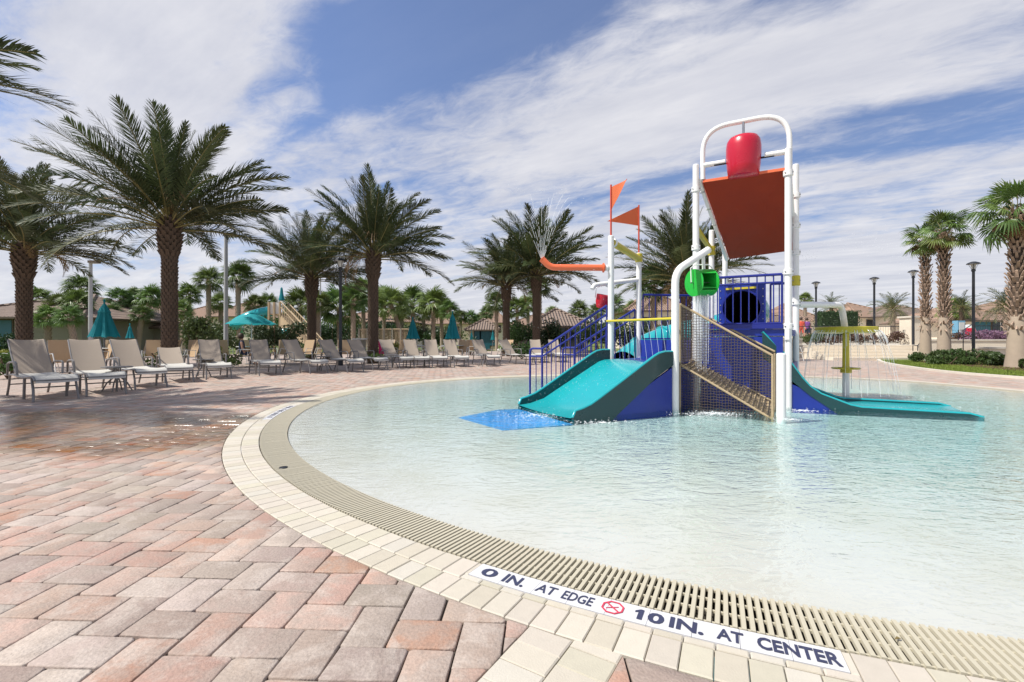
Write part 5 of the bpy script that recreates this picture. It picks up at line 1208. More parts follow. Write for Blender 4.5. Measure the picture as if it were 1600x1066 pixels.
x = (506 - 800) / F * 34; root = empty('light_pole', (x, 34, 0), 'slim grey lamp with drooping shade behind the shorter date palm', 'light pole'); zt = 1 + (HY - 431) / F * 34
b = MB(); b.tube([V((x - .25, 34, 0)), V((x - .25, 34, zt)), V((x, 34, zt + .1))], .05, 8); b.build('pole', M['pole_grey'], root, smooth=40); b = MB(); b.lathe([(.34, zt - .12), (.28, zt + .03), (.1, zt + .12), (0, zt + .12)], (x + .1, 34, 0), 14); b.build('lamp_shade', M['pole_grey'], root, smooth=40)
x = (581 - 800) / F * 60

# ------------------------------------------------------------------ buildings
def hip_house(px0, px1, Y, z_eave, z_ridge, base, depth, mat, roof, label, name='house', ov=.5, wins=(), ridge=.35, cat='building'):
    x0, x1 = (px0 - 800) / F * Y, (px1 - 800) / F * Y; root = empty(name, ((x0 + x1) / 2, Y, base), label, cat)
    b = MB(); b.box(((x0 + x1) / 2, Y + depth / 2, (base + z_eave) / 2), (x1 - x0, depth, z_eave - base)); b.build('wall', M[mat], root)
    ex0, ex1, ey0, ey1 = x0 - ov, x1 + ov, Y - ov, Y + depth + ov; rr_ = min((ex1 - ex0) / 2, (ey1 - ey0) / 2) * .98; yc = (ey0 + ey1) / 2; rx0, rx1 = ex0 + rr_, ex1 - rr_
    if rx1 < rx0 + .1: rx0 = rx1 = (ex0 + ex1) / 2; rx0 -= .05; rx1 += .05
    v_ = [(ex0, ey0, z_eave), (ex1, ey0, z_eave), (ex1, ey1, z_eave), (ex0, ey1, z_eave), (rx0, yc, z_ridge), (rx1, yc, z_ridge)]
    lo = [(a, c, d - .12) for a, c, d in v_[:4]]
    b = MB(); b.add(v_ + lo, [(0, 1, 5, 4), (1, 2, 5), (2, 3, 4, 5), (3, 0, 4), (9, 8, 7, 6)]); b.build('roof', M[roof], root)
    b = MB(); b.add(v_[:4] + lo, [(0, 4, 5, 1), (1, 5, 6, 2), (2, 6, 7, 3), (3, 7, 4, 0)]); b.build('fascia', M['trim_dark'], root)
    b = MB()
    for a, c in ((0, 4), (1, 5), (4, 5)): b.tube([V(v_[a]) + V((0, 0, .03)), V(v_[c]) + V((0, 0, .05))], .11, 5)
    b.build('ridge_cap', M[roof], root)
    for wx, wz, ww, wh, kind in wins:
        X = x0 + wx * (x1 - x0)
        f = MB(); f.box((X, Y - .02, wz), (ww + .16, .08, wh + .16)); fo = f.build('window' if kind == 'w' else 'door', M['trim_dark' if kind != 'wc' else 'glass'], root)
        g_ = MB(); g_.box((X, Y - .065, wz), (ww, .03, wh)); g_.build('pane', M['win'] if kind != 'd' else M['door_blue'], fo)
        if kind == 'w': g_ = MB(); g_.box((X, Y - .085, wz), (.05, .03, wh)); g_.build('mullion', M['glass'], fo)
    return root
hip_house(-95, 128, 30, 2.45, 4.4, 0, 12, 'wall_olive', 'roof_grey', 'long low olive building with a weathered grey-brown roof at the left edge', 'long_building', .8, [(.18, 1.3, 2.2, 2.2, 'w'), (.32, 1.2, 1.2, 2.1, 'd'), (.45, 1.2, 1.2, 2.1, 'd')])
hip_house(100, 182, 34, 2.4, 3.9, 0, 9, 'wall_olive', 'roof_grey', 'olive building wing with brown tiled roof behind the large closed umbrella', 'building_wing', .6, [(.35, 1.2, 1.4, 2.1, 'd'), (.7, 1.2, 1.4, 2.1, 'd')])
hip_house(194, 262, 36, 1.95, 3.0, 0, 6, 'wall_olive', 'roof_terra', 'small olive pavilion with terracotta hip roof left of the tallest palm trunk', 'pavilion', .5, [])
hip_house(150, 262, 75, 5.0, 8.0, 0, 12, 'wall_cream', 'roof_terra', 'two-storey cream townhouse row seen behind the leaning fan palms at left', 'townhouse', .8, [(.3, 3.9, 1.3, 1.3, 'w'), (.45, 3.9, 1.3, 1.3, 'w'), (.62, 3.9, 2.0, 1.5, 'w'), (.8, 3.9, 1.3, 1.3, 'w')])
hip_house(262, 330, 80, 4.6, 7.4, 0, 12, 'wall_cream', 'roof_terra', 'cream townhouse right of the tallest palm trunk', 'townhouse', .8, [(.3, 3.6, 1.3, 1.3, 'w'), (.7, 3.6, 1.3, 1.3, 'w')])
hip_house(333, 402, 78, 4.9, 8.2, 0, 12, 'wall_cream', 'roof_terra', 'cream townhouse behind the taller grey light pole', 'townhouse', .8, [(.25, 3.7, 1.3, 1.3, 'w'), (.6, 3.7, 1.3, 1.3, 'w')])
hip_house(520, 640, 62, 3.4, 5.6, 0, 12, 'wall_cream', 'roof_terra', 'cream house glimpsed through the fan palms behind the fourth date palm', 'house', .8, [(.5, 3, 1.6, 1.5, 'w'), (.75, 3, 1.6, 1.5, 'w')])
hip_house(640, 735, 90, 4.1, 6.0, 0, 12, 'wall_cream', 'roof_terra', 'distant cream house behind the two closed umbrellas', 'house', .8, [(.2, 2.8, 1.6, 1.4, 'w'), (.45, 2.8, 1.6, 1.4, 'w'), (.75, 2.8, 1.6, 1.4, 'w')])
hip_house(738, 790, 82, 4.0, 7.2, 0, 12, 'wall_cream', 'roof_terra', 'distant cream house with peaked terracotta roof above the pool bar', 'house', .8, [(.25, 2.9, 1.2, 1.2, 'w'), (.5, 2.9, 1.2, 1.2, 'w'), (.75, 2.9, 1.2, 1.2, 'w')])
hip_house(795, 900, 95, 4.0, 6.6, 0, 12, 'wall_cream', 'roof_terra', 'distant cream house behind the pair of date palms', 'house', .8, [(.25, 2.8, 1.4, 1.3, 'w'), (.5, 2.8, 1.4, 1.3, 'w')])
hip_house(732, 776, 44, 1.95, 3.0, 0, 5, 'wall_cream', 'roof_grey', 'small cream pool bar with tiled hip roof and dark blue doors', 'pool_bar', .35, [(.33, .95, .62, 1.7, 'd'), (.58, .95, .95, 1.7, 'd'), (.86, 1.1, .5, 1.3, 'd')])
hip_house(833, 918, 36, 2.05, 3.6, 0, 8, 'wall_cream', 'roof_grey', 'broad tiled hip roof building behind the blue stair railings', 'pavilion', .5, [(.5, 1.2, 1.0, 1.7, 'w'), (.8, 1.2, 1.0, 1.7, 'w')])
hip_house(985, 1085, 48, 4.0, 6.3, 0, 10, 'wall_cream', 'roof_terra', 'house with terracotta roof seen between the white posts', 'house', .7, [(.3, 2.6, 1.3, 1.3, 'w'), (.6, 2.6, 1.3, 1.3, 'w')])
hip_house(1160, 1232, 52, 3.0, 5.0, .8, 10, 'wall_olive', 'roof_grey', 'dark-walled house behind the blue tunnel panel', 'house', .7, [(.5, 2.2, 1.5, 1.2, 'w')])
hip_house(1345, 1405, 62, 4.0, 6.3, .9, 12, 'wall_cream', 'roof_terra', 'terracotta-roofed house between the first and second black lamps on the right', 'house', .8, [(.35, 2.9, 2.0, 1.4, 'w'), (.7, 2.9, 2.0, 1.4, 'w')])
hip_house(1402, 1470, 58, 4.0, 5.8, .9, 10, 'wall_cream', 'roof_grey', 'cream house partly behind the shaggy palm pair', 'house', .8, [(.4, 2.8, 1.6, 1.4, 'w')])
hip_house(1503, 1578, 40, 2.65, 4.3, .9, 7, 'wall_cream', 'roof_terra', 'cream pavilion with broad terracotta roof between the shaggy palms', 'pavilion', .9, [(.42, 1.75, 1.3, 1.7, 'd'), (.78, 1.75, 1.3, 1.7, 'w')])
hip_house(1560, 1680, 60, 4.0, 6.4, .9, 10, 'wall_cream', 'roof_terra', 'far terracotta-roofed house at the right edge', 'house', .8, [(.3, 2.8, 1.6, 1.4, 'w')])
hip_house(1242, 1272, 60, 3.6, 6.0, .9, 10, 'wall_cream', 'roof_terra', 'house with orange-brown roof beneath the white feed pipe', 'house', .8, [(.5, 2.4, 1.5, 1.2, 'w')])
x0 = (1247 - 800) / F * 40; x1 = (1274 - 800) / F * 40; root = empty('gazebo', ((x0 + x1) / 2, 40, .9), 'open gazebo with low tan roof left of the first black lamp on the right', 'gazebo')
for xx in (x0, x1):
    for yy in (40, 42): b = MB(); b.box((xx, yy, 1.75), (.14, .14, 1.7)); b.build('post', M['wall_cream'], root)
b = MB(); xm = (x0 + x1) / 2; b.add([(x0 - .3, 39.7, 2.6), (x1 + .3, 39.7, 2.6), (x1 + .3, 42.3, 2.6), (x0 - .3, 42.3, 2.6), (xm, 41, 3.2)], [(0, 1, 4), (1, 2, 4), (2, 3, 4), (3, 0, 4), (3, 2, 1, 0)]); b.build('roof', M['roof_terra'], root)

# ------------------------------------------------------------------ shrubs and hedges (leaf-sized faces through the volume)
def leaf_cloud(b, c, rx, ry, rz_, n, s_, seed, box=False, flat=0):
    rn = random.Random(seed); c = V(c); lumps = [(V((rn.uniform(-.6, .6), rn.uniform(-.6, .6), rn.uniform(-.3, .6))), rn.uniform(.35, .6)) for _ in range(9)]
    k = 0
    while k < n:
        if box: p = V((rn.uniform(-1, 1), rn.uniform(-1, 1), rn.uniform(-1, 1)))
        else:
            l, lr = lumps[rn.randrange(9)]; d = V((rn.gauss(0, 1), rn.gauss(0, 1), rn.gauss(0, 1))).normalized(); p = l + d * lr * rn.random() ** .4
            if p.z < -.95: continue
        q = c + V((p.x * rx, p.y * ry, p.z * rz_)); a = V((rn.gauss(0, 1), rn.gauss(0, 1), rn.gauss(0, 1) * .6)).normalized(); e_ = a.orthogonal().normalized(); e_ = Matrix.Rotation(rn.uniform(0, 6.28), 3, a) @ e_; f_ = a.cross(e_); z_ = s_ * rn.uniform(.6, 1.3)
        b.add([q - e_ * z_, q + f_ * z_ * .45, q + e_ * z_, q - f_ * z_ * .45], [(0, 1, 2, 3)]); k += 1
def shrub(px, Y, ytop, wpx, label, mat='shrub', n=1400, s_=.07, base=0.0, name='shrub', cat='shrub', depth=None, group=None, x_=None):
    x = (px - 800) / F * Y if x_ is None else x_; zt = 1 + (HY - ytop) / F * Y; rx = wpx / F * Y / 2; root = empty(name, (x, Y, base), label, cat, group); h = max(.2, zt - base)
    b = MB(); leaf_cloud(b, (x, Y, base + h / 2), rx, depth or rx * .8, h / 2, n, s_, int(px * 7 + Y)); b.build('foliage', M[mat], root)
    b = MB(); rn = random.Random(int(px))
    for k in range(5): a = k * 1.25; b.tube([V((x, Y, base)), V((x + math.cos(a) * rx * .3, Y + math.sin(a) * rx * .3, base + h * .4)), V((x + math.cos(a) * rx * .6, Y + math.sin(a) * rx * .5, base + h * .8))], .02, 4, cap=False)
    b.build('stem', M['twig'], root); return root
shrub(312, 24, 492, 76, 'rounded green bush right of the tallest date palm trunk', 'shrub', 2600, .09); shrub(432, 24, 495, 92, 'dark rounded bush below the teal tube slide', 'shrub_dark', 3200, .08); shrub(18, 26, 520, 44, 'low dark bush at the left edge before the long building', 'shrub_dark', 1000, .09)
shrub(350, 30, 505, 60, 'leafy bush behind the taller grey light pole', 'shrub', 1500, .1); shrub(10, 15, 545, 40, 'yellow-green ground shrub at the left edge behind the first lounger', 'shrub_yellow', 500, .07)
for i, (px, Y, yt, w_, mt_, lb) in enumerate([(12, 12.0, 551, 60, 'shrub', 'low green shrub behind the first lounger'), (210, 15.5, 549, 40, 'shrub_yellow', 'low yellow-green shrub right of the third lounger'), (262, 15.2, 545, 70, 'shrub', 'low shrubs round the foot of the tallest date palm'), (332, 17.5, 537, 40, 'shrub_yellow', 'bright yellow-green shrub behind the fifth lounger'), (355, 16.5, 549, 60, 'shrub', 'low green shrub under the fifth and sixth loungers'),
                                             (470, 21.5, 548, 50, 'shrub', 'low green shrub round the shorter date palm foot'), (583, 19.6, 551, 60, 'shrub', 'low green shrub round the fourth date palm foot'), (617, 24, 533, 24, 'shrub_yellow', 'yellow-green shrub between the fourth date palm and the left closed umbrella'), (735, 30, 527, 26, 'shrub', 'low green shrub left of the pool bar'), (480, 27, 533, 40, 'shrub', 'low shrub below the slide staircase')]): shrub(px, Y, yt, w_, lb, mt_, 800, .05, group='low shrubs among the loungers')
shrub(812, 31, 497, 64, 'large bush between the pair of date palms', 'shrub', 2600, .09); shrub(868, 29, 500, 62, 'large bush behind the blue stair railings', 'shrub_dark', 2600, .09); shrub(815, 24, 534, 70, 'low planting at the foot of the pair of date palms', 'shrub', 1500, .07)
shrub(690, 48, 512, 60, 'dark bush behind the right closed umbrella', 'shrub_dark', 1500, .12); shrub(640, 50, 508, 60, 'dark bush behind the left closed umbrella', 'shrub_dark', 1500, .12); shrub(585, 46, 500, 90, 'dark undergrowth behind the wooden footbridge', 'shrub_dark', 2400, .12); shrub(520, 44, 505, 80, 'dark undergrowth right of the slide staircase', 'shrub_dark', 2400, .12); shrub(545, 40, 515, 60, 'dense bush between the black lamp and the footbridge', 'shrub_dark', 1600, .1)
shrub(1020, 30, 505, 120, 'mixed greenery behind the blue railings of the structure', 'shrub_dark', 3000, .09); shrub(940, 32, 500, 90, 'mixed greenery behind the blue stair railings at centre', 'shrub', 2400, .09); shrub(1100, 30, 500, 80, 'greenery behind the rope ramp', 'shrub_dark', 2400, .09); shrub(1190, 34, 512, 80, 'greenery behind the upper blue railing', 'shrub_dark', 2200, .09)
shrub(440, 60, 495, 130, 'far tree mass behind the beige slide tower', 'shrub', 2600, .2, name='tree_mass', cat='trees'); shrub(885, 70, 488, 140, 'far tree line right of the pair of date palms', 'shrub_dark', 3000, .25, name='tree_mass', cat='trees'); shrub(30, 60, 480, 200, 'far trees behind the long grey-roofed building', 'shrub_dark', 2500, .25, name='tree_mass', cat='trees')
# clipped hedge at right
Y = 36; x0, x1 = (1276 - 800) / F * Y, (1338 - 800) / F * Y; zt = 1 + (HY - 486) / F * Y; root = empty('hedge', ((x0 + x1) / 2, Y, .9), 'dark green clipped hedge behind the white feed pipe', 'hedge'); b = MB(); leaf_cloud(b, ((x0 + x1) / 2, Y, (zt + .9) / 2), (x1 - x0) / 2, .6, (zt - .9) / 2, 3800, .08, 3, box=True); b.build('foliage', M['shrub_dark'], root)
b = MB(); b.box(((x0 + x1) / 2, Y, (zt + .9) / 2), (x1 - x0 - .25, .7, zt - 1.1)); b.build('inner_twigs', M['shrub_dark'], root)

# ------------------------------------------------------------------ right lawn, bed, terrace, steps
def edge_curve(pts, n=60):
    P = [gnd(*p) for p in pts]; out = spline(P, 8); return out
ec = edge_curve([(1379, 561), (1376, 564), (1390, 569), (1440, 577), (1500, 584), (1600, 592), (1760, 603)])
bk = [V((40, 22, 0)), V((40, 27, 0)), gnd(1560, 551) + V((4, 3, 0)), gnd(1440, 556)]
b = MB(); poly = [up(p, .045) for p in ec] + [V((36, 13, .045)), V((36, 21, .045)), V((27, 21.5, .045)), V((19.5, 20.8, .045))]
b.add(poly + [V((p.x, p.y, -.02)) for p in poly], [tuple(range(len(poly)))] + [(i, (i + 1) % len(poly), len(poly) + (i + 1) % len(poly), len(poly) + i) for i in range(len(poly))]); lw = b.build('lawn', M['lawn']); struct(lw)
b = MB(); kb = [p for p in ec]
for i in range(len(kb) - 1):
    a, c = kb[i], kb[i + 1]
    d = (c - a).normalized(); n_ = V((d.y, -d.x, 0)) * .14; b.hexa([up(a, -.02), up(c, -.02), up(c + n_, -.02), up(a + n_, -.02)][::1], [up(a, .06), up(c, .06), up(c + n_, .06), up(a + n_, .06)])
struct(b.build('lawn_kerb', M['kerb']))
def inside(x, y, P):
    c = False; j = len(P) - 1
    for i in range(len(P)):
        if (P[i].y > y) != (P[j].y > y) and x < (P[j].x - P[i].x) * (y - P[i].y) / (P[j].y - P[i].y) + P[i].x: c = not c
        j = i
    return c
b = MB(); rg = random.Random(3); k = 0
while k < 26000:
    x, y = rg.uniform(12.5, 24), rg.uniform(11, 21)
    if not inside(x, y, poly) or x > y * 1.25: continue
    a = rg.uniform(0, 6.28); h_ = rg.uniform(.03, .07); w_ = .012; b.add([(x - math.cos(a) * w_, y - math.sin(a) * w_, .04), (x + math.cos(a) * w_, y + math.sin(a) * w_, .04), (x + rg.gauss(0, .02), y + rg.gauss(0, .02), .045 + h_)], [(0, 1, 2)]); k += 1
o = b.build('lawn_grass', M['grass']); o['kind'] = 'stuff'; o['label'] = 'short bright green lawn grass on the right, behind the cream kerb'; o['category'] = 'grass'
# mulch bed under the shaggy palms
mb_ = [gnd(1418, 562), gnd(1440, 569), gnd(1500, 574), gnd(1560, 580), gnd(1640, 586), V((30, 15, 0)), V((30, 19, 0)), V((22, 20.5, 0)), V((18, 20.5, 0))]
b = MB(); rg = random.Random(8); vs = [up(p, .052) for p in mb_]; b.plate(vs if True else 0, (0, 0, 1), .02); o = b.build('mulch_bed', M['mulch']); struct(o)
b = MB(); k = 0
while k < 3500:
    x, y = rg.uniform(15, 26), rg.uniform(12.5, 20)
    if not inside(x, y, mb_): continue
    a = rg.uniform(0, 3.14); l_ = rg.uniform(.02, .06); b.box((x, y, .075 + rg.uniform(0, .02)), (l_, .02, .012), a); k += 1
o = b.build('mulch_chips', M['mulch']); o['kind'] = 'stuff'; o['label'] = 'brown bark mulch under the right-hand shrubs'; o['category'] = 'mulch'
SHR = [(1432, 19.8, 549, 34), (1462, 18.6, 548, 44), (1492, 18.2, 546, 44), (1515, 17.4, 547, 50), (1545, 17.2, 549, 46), (1560, 16.6, 551, 40), (1602, 14.6, 561, 20), (1480, 17.6, 554, 50)]
for i, (px, Y, yt, w_) in enumerate(SHR): shrub(px, Y, yt, w_, ['low green shrub at the left foot of the shaggy palm pair', 'low green shrub in front of the middle shaggy palm', 'low green shrub right of the middle shaggy palm', 'low green shrub in the middle of the mulch bed', 'low green shrub under the tallest right lamp', 'low green shrub left of the nearest shaggy palm', 'small shrub at the right edge beside the nearest shaggy palm', 'low front shrub of the mulch bed'][i], 'shrub', 1500, .05, group='low shrubs on the right mulch bed')
# terraces with cream walls
def terr(pts, z, name, mat='kerb'):
    b = MB(); b.plate([V((p[0], p[1], -.03)) for p in pts], (0, 0, 1), z + .03); return b.build(name, M[mat])
T1 = terr([(14.6, 26.5), (20.9, 26.5), (20.9, 25.0), (50, 23.5), (60, 70), (14.0, 70)], .72, 'raised_terrace'); struct(T1)
T2 = terr([(15.5, 33), (52, 30), (60, 69), (15.2, 69)], .92, 'upper_terrace'); struct(T2)
st = struct(MB().box((17.6 + 1.6, 26.2, .0), (.1, .1, .02)).build('steps', M['kerb']))
for k in range(5):
    b = MB(); b.box((18.6, 22.6 + .55 * k + .275, (.14 * (k + 1)) / 2 - .01), (6.0, .548, .14 * (k + 1) + .02)); o = b.build('step', M['wall_cream'], st)
wallr = [(14.6, 26.4, 20.9 - 4.6, 26.4, 1.0), (21.8, 24.6, 34, 22.6, .95)]
for i, (xa, ya, xb, yb, z) in enumerate(wallr):
    b = MB(); a, c = V((xa, ya, 0)), V((xb, yb, 0)); d = (c - a).normalized(); n_ = V((d.y, -d.x, 0)); b.plate([up(a, -.02), up(c, -.02), up(c, z), up(a, z)], n_, .25); o = b.build('retaining_wall', M['wall_cream'], org=(xa, ya, 0)); tag(o, ['low cream retaining wall behind the yellow tray fountain', 'low cream retaining wall behind the right-hand shrubs'][i], 'wall')
    b = MB(); b.plate([up(a - n_ * .05, z + .002), up(c - n_ * .05, z + .002), up(c + n_ * .30, z + .002), up(a + n_ * .30, z + .002)], (0, 0, 1), .07); b.build('coping_cap', M['kerb'], o)
# concrete piers
for px, Y, lb in ((1427, 27, 'cream square pier carrying the third black lamp'), (1548, 23.2, 'low square stone pier before the right pavilion')):
    x = (px - 800) / F * Y; zt = 1 + (HY - (497 if px < 1500 else 545)) / F * Y; root = empty('pier', (x, Y, 0), lb, 'pier'); b = MB(); b.box((x, Y, zt / 2), (.95, .8, zt)); b.build('shaft', M['wall_cream'], root); b = MB(); b.box((x, Y, zt + .05), (1.1, .95, .1)); b.build('cap', M['kerb'], root)
# terrace planting
for i, (px, Y, yt, w_, mt_, lb) in enumerate([(1262, 27.2, 521, 40, 'shrub', 'green planting on the terrace left of the tray fountain stem'), (1300, 27.4, 524, 60, 'shrub_brown', 'bronze planting behind the tray fountain curtain'), (1345, 27.5, 520, 50, 'shrub_brown', 'bronze planting right of the yellow stem'), (1385, 27.2, 517, 60, 'shrub_brown', 'bronze and mauve planting above the steps'), (1415, 28, 519, 44, 'flower', 'mauve flowering planting left of the shaggy pair'),
                                             (1535, 25.5, 514, 60, 'flower', 'mauve flowering hedge before the right pavilion'), (1572, 25, 517, 50, 'flower', 'mauve flowering hedge left of the nearest shaggy palm'), (1510, 26, 520, 40, 'shrub_brown', 'bronze planting behind the tallest right lamp'), (1282, 26.0, 546, 40, 'shrub', 'low green bed at the foot of the cream wall, left part'), (1308, 25.8, 547, 40, 'shrub', 'low green bed at the foot of the cream wall, right part')]):
    shrub(px, Y, yt, w_, lb, mt_, 900, .06, base=.7 if i < 8 else 0, group='terrace planting')
# handrails and fence, black
def fence(pts, h, sp_, label, zb=.92, name='metal_fence'):
    root = empty(name, tuple(up(V(pts[0]), zb)), label, 'fence')
    for (a, c) in zip(pts, pts[1:]):
        a, c = V(a), V(c); b = MB(); b.tube([up(a, zb + h), up(c, zb + h)], .025, 4); b.tube([up(a, zb + .1), up(c, zb + .1)], .02, 4); b.build('rail', M['pole_black'], root); n = int((c - a).length / sp_)
        b = MB()
        for k in range(n + 1): p = a.lerp(c, k / n); b.tube([up(p, zb), up(p, zb + h)], .011, 4, cap=False)
        b.build('picket_row', M['pole_black'], root)['kind'] = 'stuff'
fence([((1245 - 800) / F * 31, 31, 0), ((1420 - 800) / F * 31, 31, 0)], 1.15, .11, 'black metal fence on the upper terrace behind the tray fountain', .74); fence([((1480 - 800) / F * 34, 34, 0), ((1600 - 800) / F * 34, 34, 0)], 1.1, .12, 'black metal fence behind the mauve flowers at right', .92)
def hand(px0, y0, px1, y1, Y, label):
    a, c = at(px0, y0, Y), at(px1, y1, Y + 1.6); root = empty('handrail', (a.x, a.y, 0), label, 'handrail'); b = MB(); b.tube([V((a.x - .25, a.y, a.z - .5)), V((a.x - .25, a.y, a.z)), a, c], .022, 6); b.build('rail', M['pole_black'], root, smooth=40)
    b = MB(); b.tube([a, V((a.x, a.y, 0))], .022, 6); b.build('post', M['pole_black'], root); b = MB(); b.tube([c, V((c.x, c.y, .3))], .022, 6); b.build('post', M['pole_black'], root)
hand(1434, 540, 1442, 530, 24, 'black handrail beside the steps, left of the shaggy palm pair'); hand(1418, 516, 1434, 507, 27, 'black handrail leading up past the pale pier'); hand(1505, 516, 1522, 505, 23.5, 'black handrail left of the tallest right lamp')
# pale blue board and red item on the terrace
x = (1498 - 800) / F * 27; root = empty('blue_cabinet', (x, 27, .72), 'tall pale blue cabinet standing on the terrace behind the shaggy palms', 'cabinet'); b = MB(); b.box((x, 27, 1.6), (.42, .35, 1.0)); b.build('body', M['bin'], root); b = MB(); b.box((x, 26.81, 1.7), (.3, .02, .6)); b.build('front_panel', M['glass'], root); b = MB(); b.box((x, 27, .92), (.5, .4, .4)); b.build('plinth', M['wall_cream'], root)
x = (1513 - 800) / F * 28; root = empty('red_umbrella_base', (x, 28, .72), 'round red and white cooler on the terrace left of the tallest right lamp', 'cooler'); b = MB(); b.lathe([(0, 1.25), (.3, 1.3), (.34, 1.55), (.3, 1.7), (0, 1.7)], (x, 28, 0), 16); b.build('body', M['red'], root, smooth=50); b = MB(); b.lathe([(.3, 1.7), (.28, 1.85), (0, 1.92)], (x, 28, 0), 16); b.build('lid', M['glass'], root, smooth=50); b = MB(); b.lathe([(.2, .72), (.2, 1.26)], (x, 28, 0), 12); b.build('stand', M['frame'], root)
root.name = 'round_cooler'
copy_tree(ch0, V(((1252 - 800) / F * 22, 22, 0)), R(-60), 'tan sling chair alone on the deck right of the tall white posts')

# ------------------------------------------------------------------ teal slide tower at left, footbridge
Y = 34; X = lambda px, Y=34: (px - 800) / F * Y; Z = lambda py, Y=34: 1 + (HY - py) / F * Y
root = empty('slide_tower', (X(438), Y, 0), 'distant teal tube slide with its beige railed staircase behind the loungers', 'slide tower')
b = MB(); b.tube(spline([V((X(428), Y, Z(486))), V((X(412), Y - .4, Z(490))), V((X(395), Y - .8, Z(498))), V((X(372), Y - .3, Z(507))), V((X(360), Y + 1, Z(515)))]), .38, 16, cap=False); b.build('tube_slide', M['teal'], root, smooth=60)
b = MB(); b.tube([V((X(466), Y - 2, Z(519))), V((X(476), Y - 2.4, Z(530)))], .32, 16, cap=False); b.build('tube_exit', M['teal'], root, smooth=60)
b = MB(); b.plate([V((X(428), Y - .8, Z(493))), V((X(447), Y - .8, Z(493))), V((X(447), Y + 1, Z(493))), V((X(428), Y + 1, Z(493)))], (0, 0, 1), .08); b.build('platform', M['wood'], root)
for px in (429, 437, 446): b = MB(); b.box((X(px), Y - .8, Z(493) / 2 + .45), (.12, .12, Z(493) + .9)); b.build('post', M['wood'], root)
b = MB(); b.plate([V((X(430), Y - .75, Z(492))), V((X(446), Y - .75, Z(492))), V((X(446), Y - .75, Z(474))), V((X(430), Y - .75, Z(474)))], (0, 1, 0), .04); b.build('panel', M['glass'], root)
pa, pb = V((X(447), Y - .8, Z(493))), V((X(531), Y - 4, 0.05)); 
for off in (0, 1.1):
    o_ = V((0, off, 0)); b = MB(); b.tube([pa + o_ + V((0, 0, .95)), pa.lerp(pb, .55) + o_ + V((0, 0, .95)), pb + o_ + V((0, 0, .85))], .035, 6); r_ = b.build('stair_railing', M['wood'], root)
    b = MB(); b.tube([pa + o_ + V((0, 0, .55)), pb + o_ + V((0, 0, .5))], .03, 6); b.build('mid_rail', M['wood'], r_)
    for k in range(17): q = pa.lerp(pb, k / 16) + o_; b = MB(); b.box(q + V((0, 0, .45)), (.05, .05, .95)); b.build('baluster', M['wood'], r_)
b = MB(); b.plate([pa, pb, pb + V((0, 1.1, 0)), pa + V((0, 1.1, 0))], (0, 0, -1), .15); b.build('stringer', M['wood'], root)
b = MB(); b.plate([pa + V((0, -.05, -.15)), pb + V((0, -.05, 0)), V((pa.x, pa.y - .05, 0))], (0, 1, 0), .08); b.build('side_cladding', M['wood'], root)
b = MB(); b.tube([V((X(437), Y, Z(493))), V((X(437), Y, Z(463)))], .03, 6); b.build('mast', M['pole_grey'], root); b = MB(); b.lathe([(0, 1.0), (.08, .9), (.12, .5), (.22, .05), (.1, 0)], (X(440), Y, Z(470)), 10); b.build('furled_shade', M['umb'], root)
Y = 33; root = empty('footbridge', (X(610, Y), Y, 0), 'wooden footbridge with pale railings behind the fourth date palm', 'footbridge')
b = MB(); b.plate([V((X(560, Y), Y, .45)), V((X(640, Y), Y, .45)), V((X(640, Y), Y + 1.4, .45)), V((X(560, Y), Y + 1.4, .45))], (0, 0, 1), .12); b.build('deck', M['wood'], root)
b = MB(); b.tube([V((X(560, Y), Y, 1.75)), V((X(640, Y), Y, 1.75))], .04, 6); r_ = b.build('railing', M['wood'], root)
for k in range(7): b = MB(); b.box((X(561 + 13 * k, Y), Y, .95), (.10, .10, 1.7)); b.build('post', M['wall_olive'], r_)
for k in range(40): b = MB(); b.box((X(560 + 2 * k, Y), Y + .02, 1.15), (.03, .03, 1.1)); b.build('baluster', M['wood'], r_)

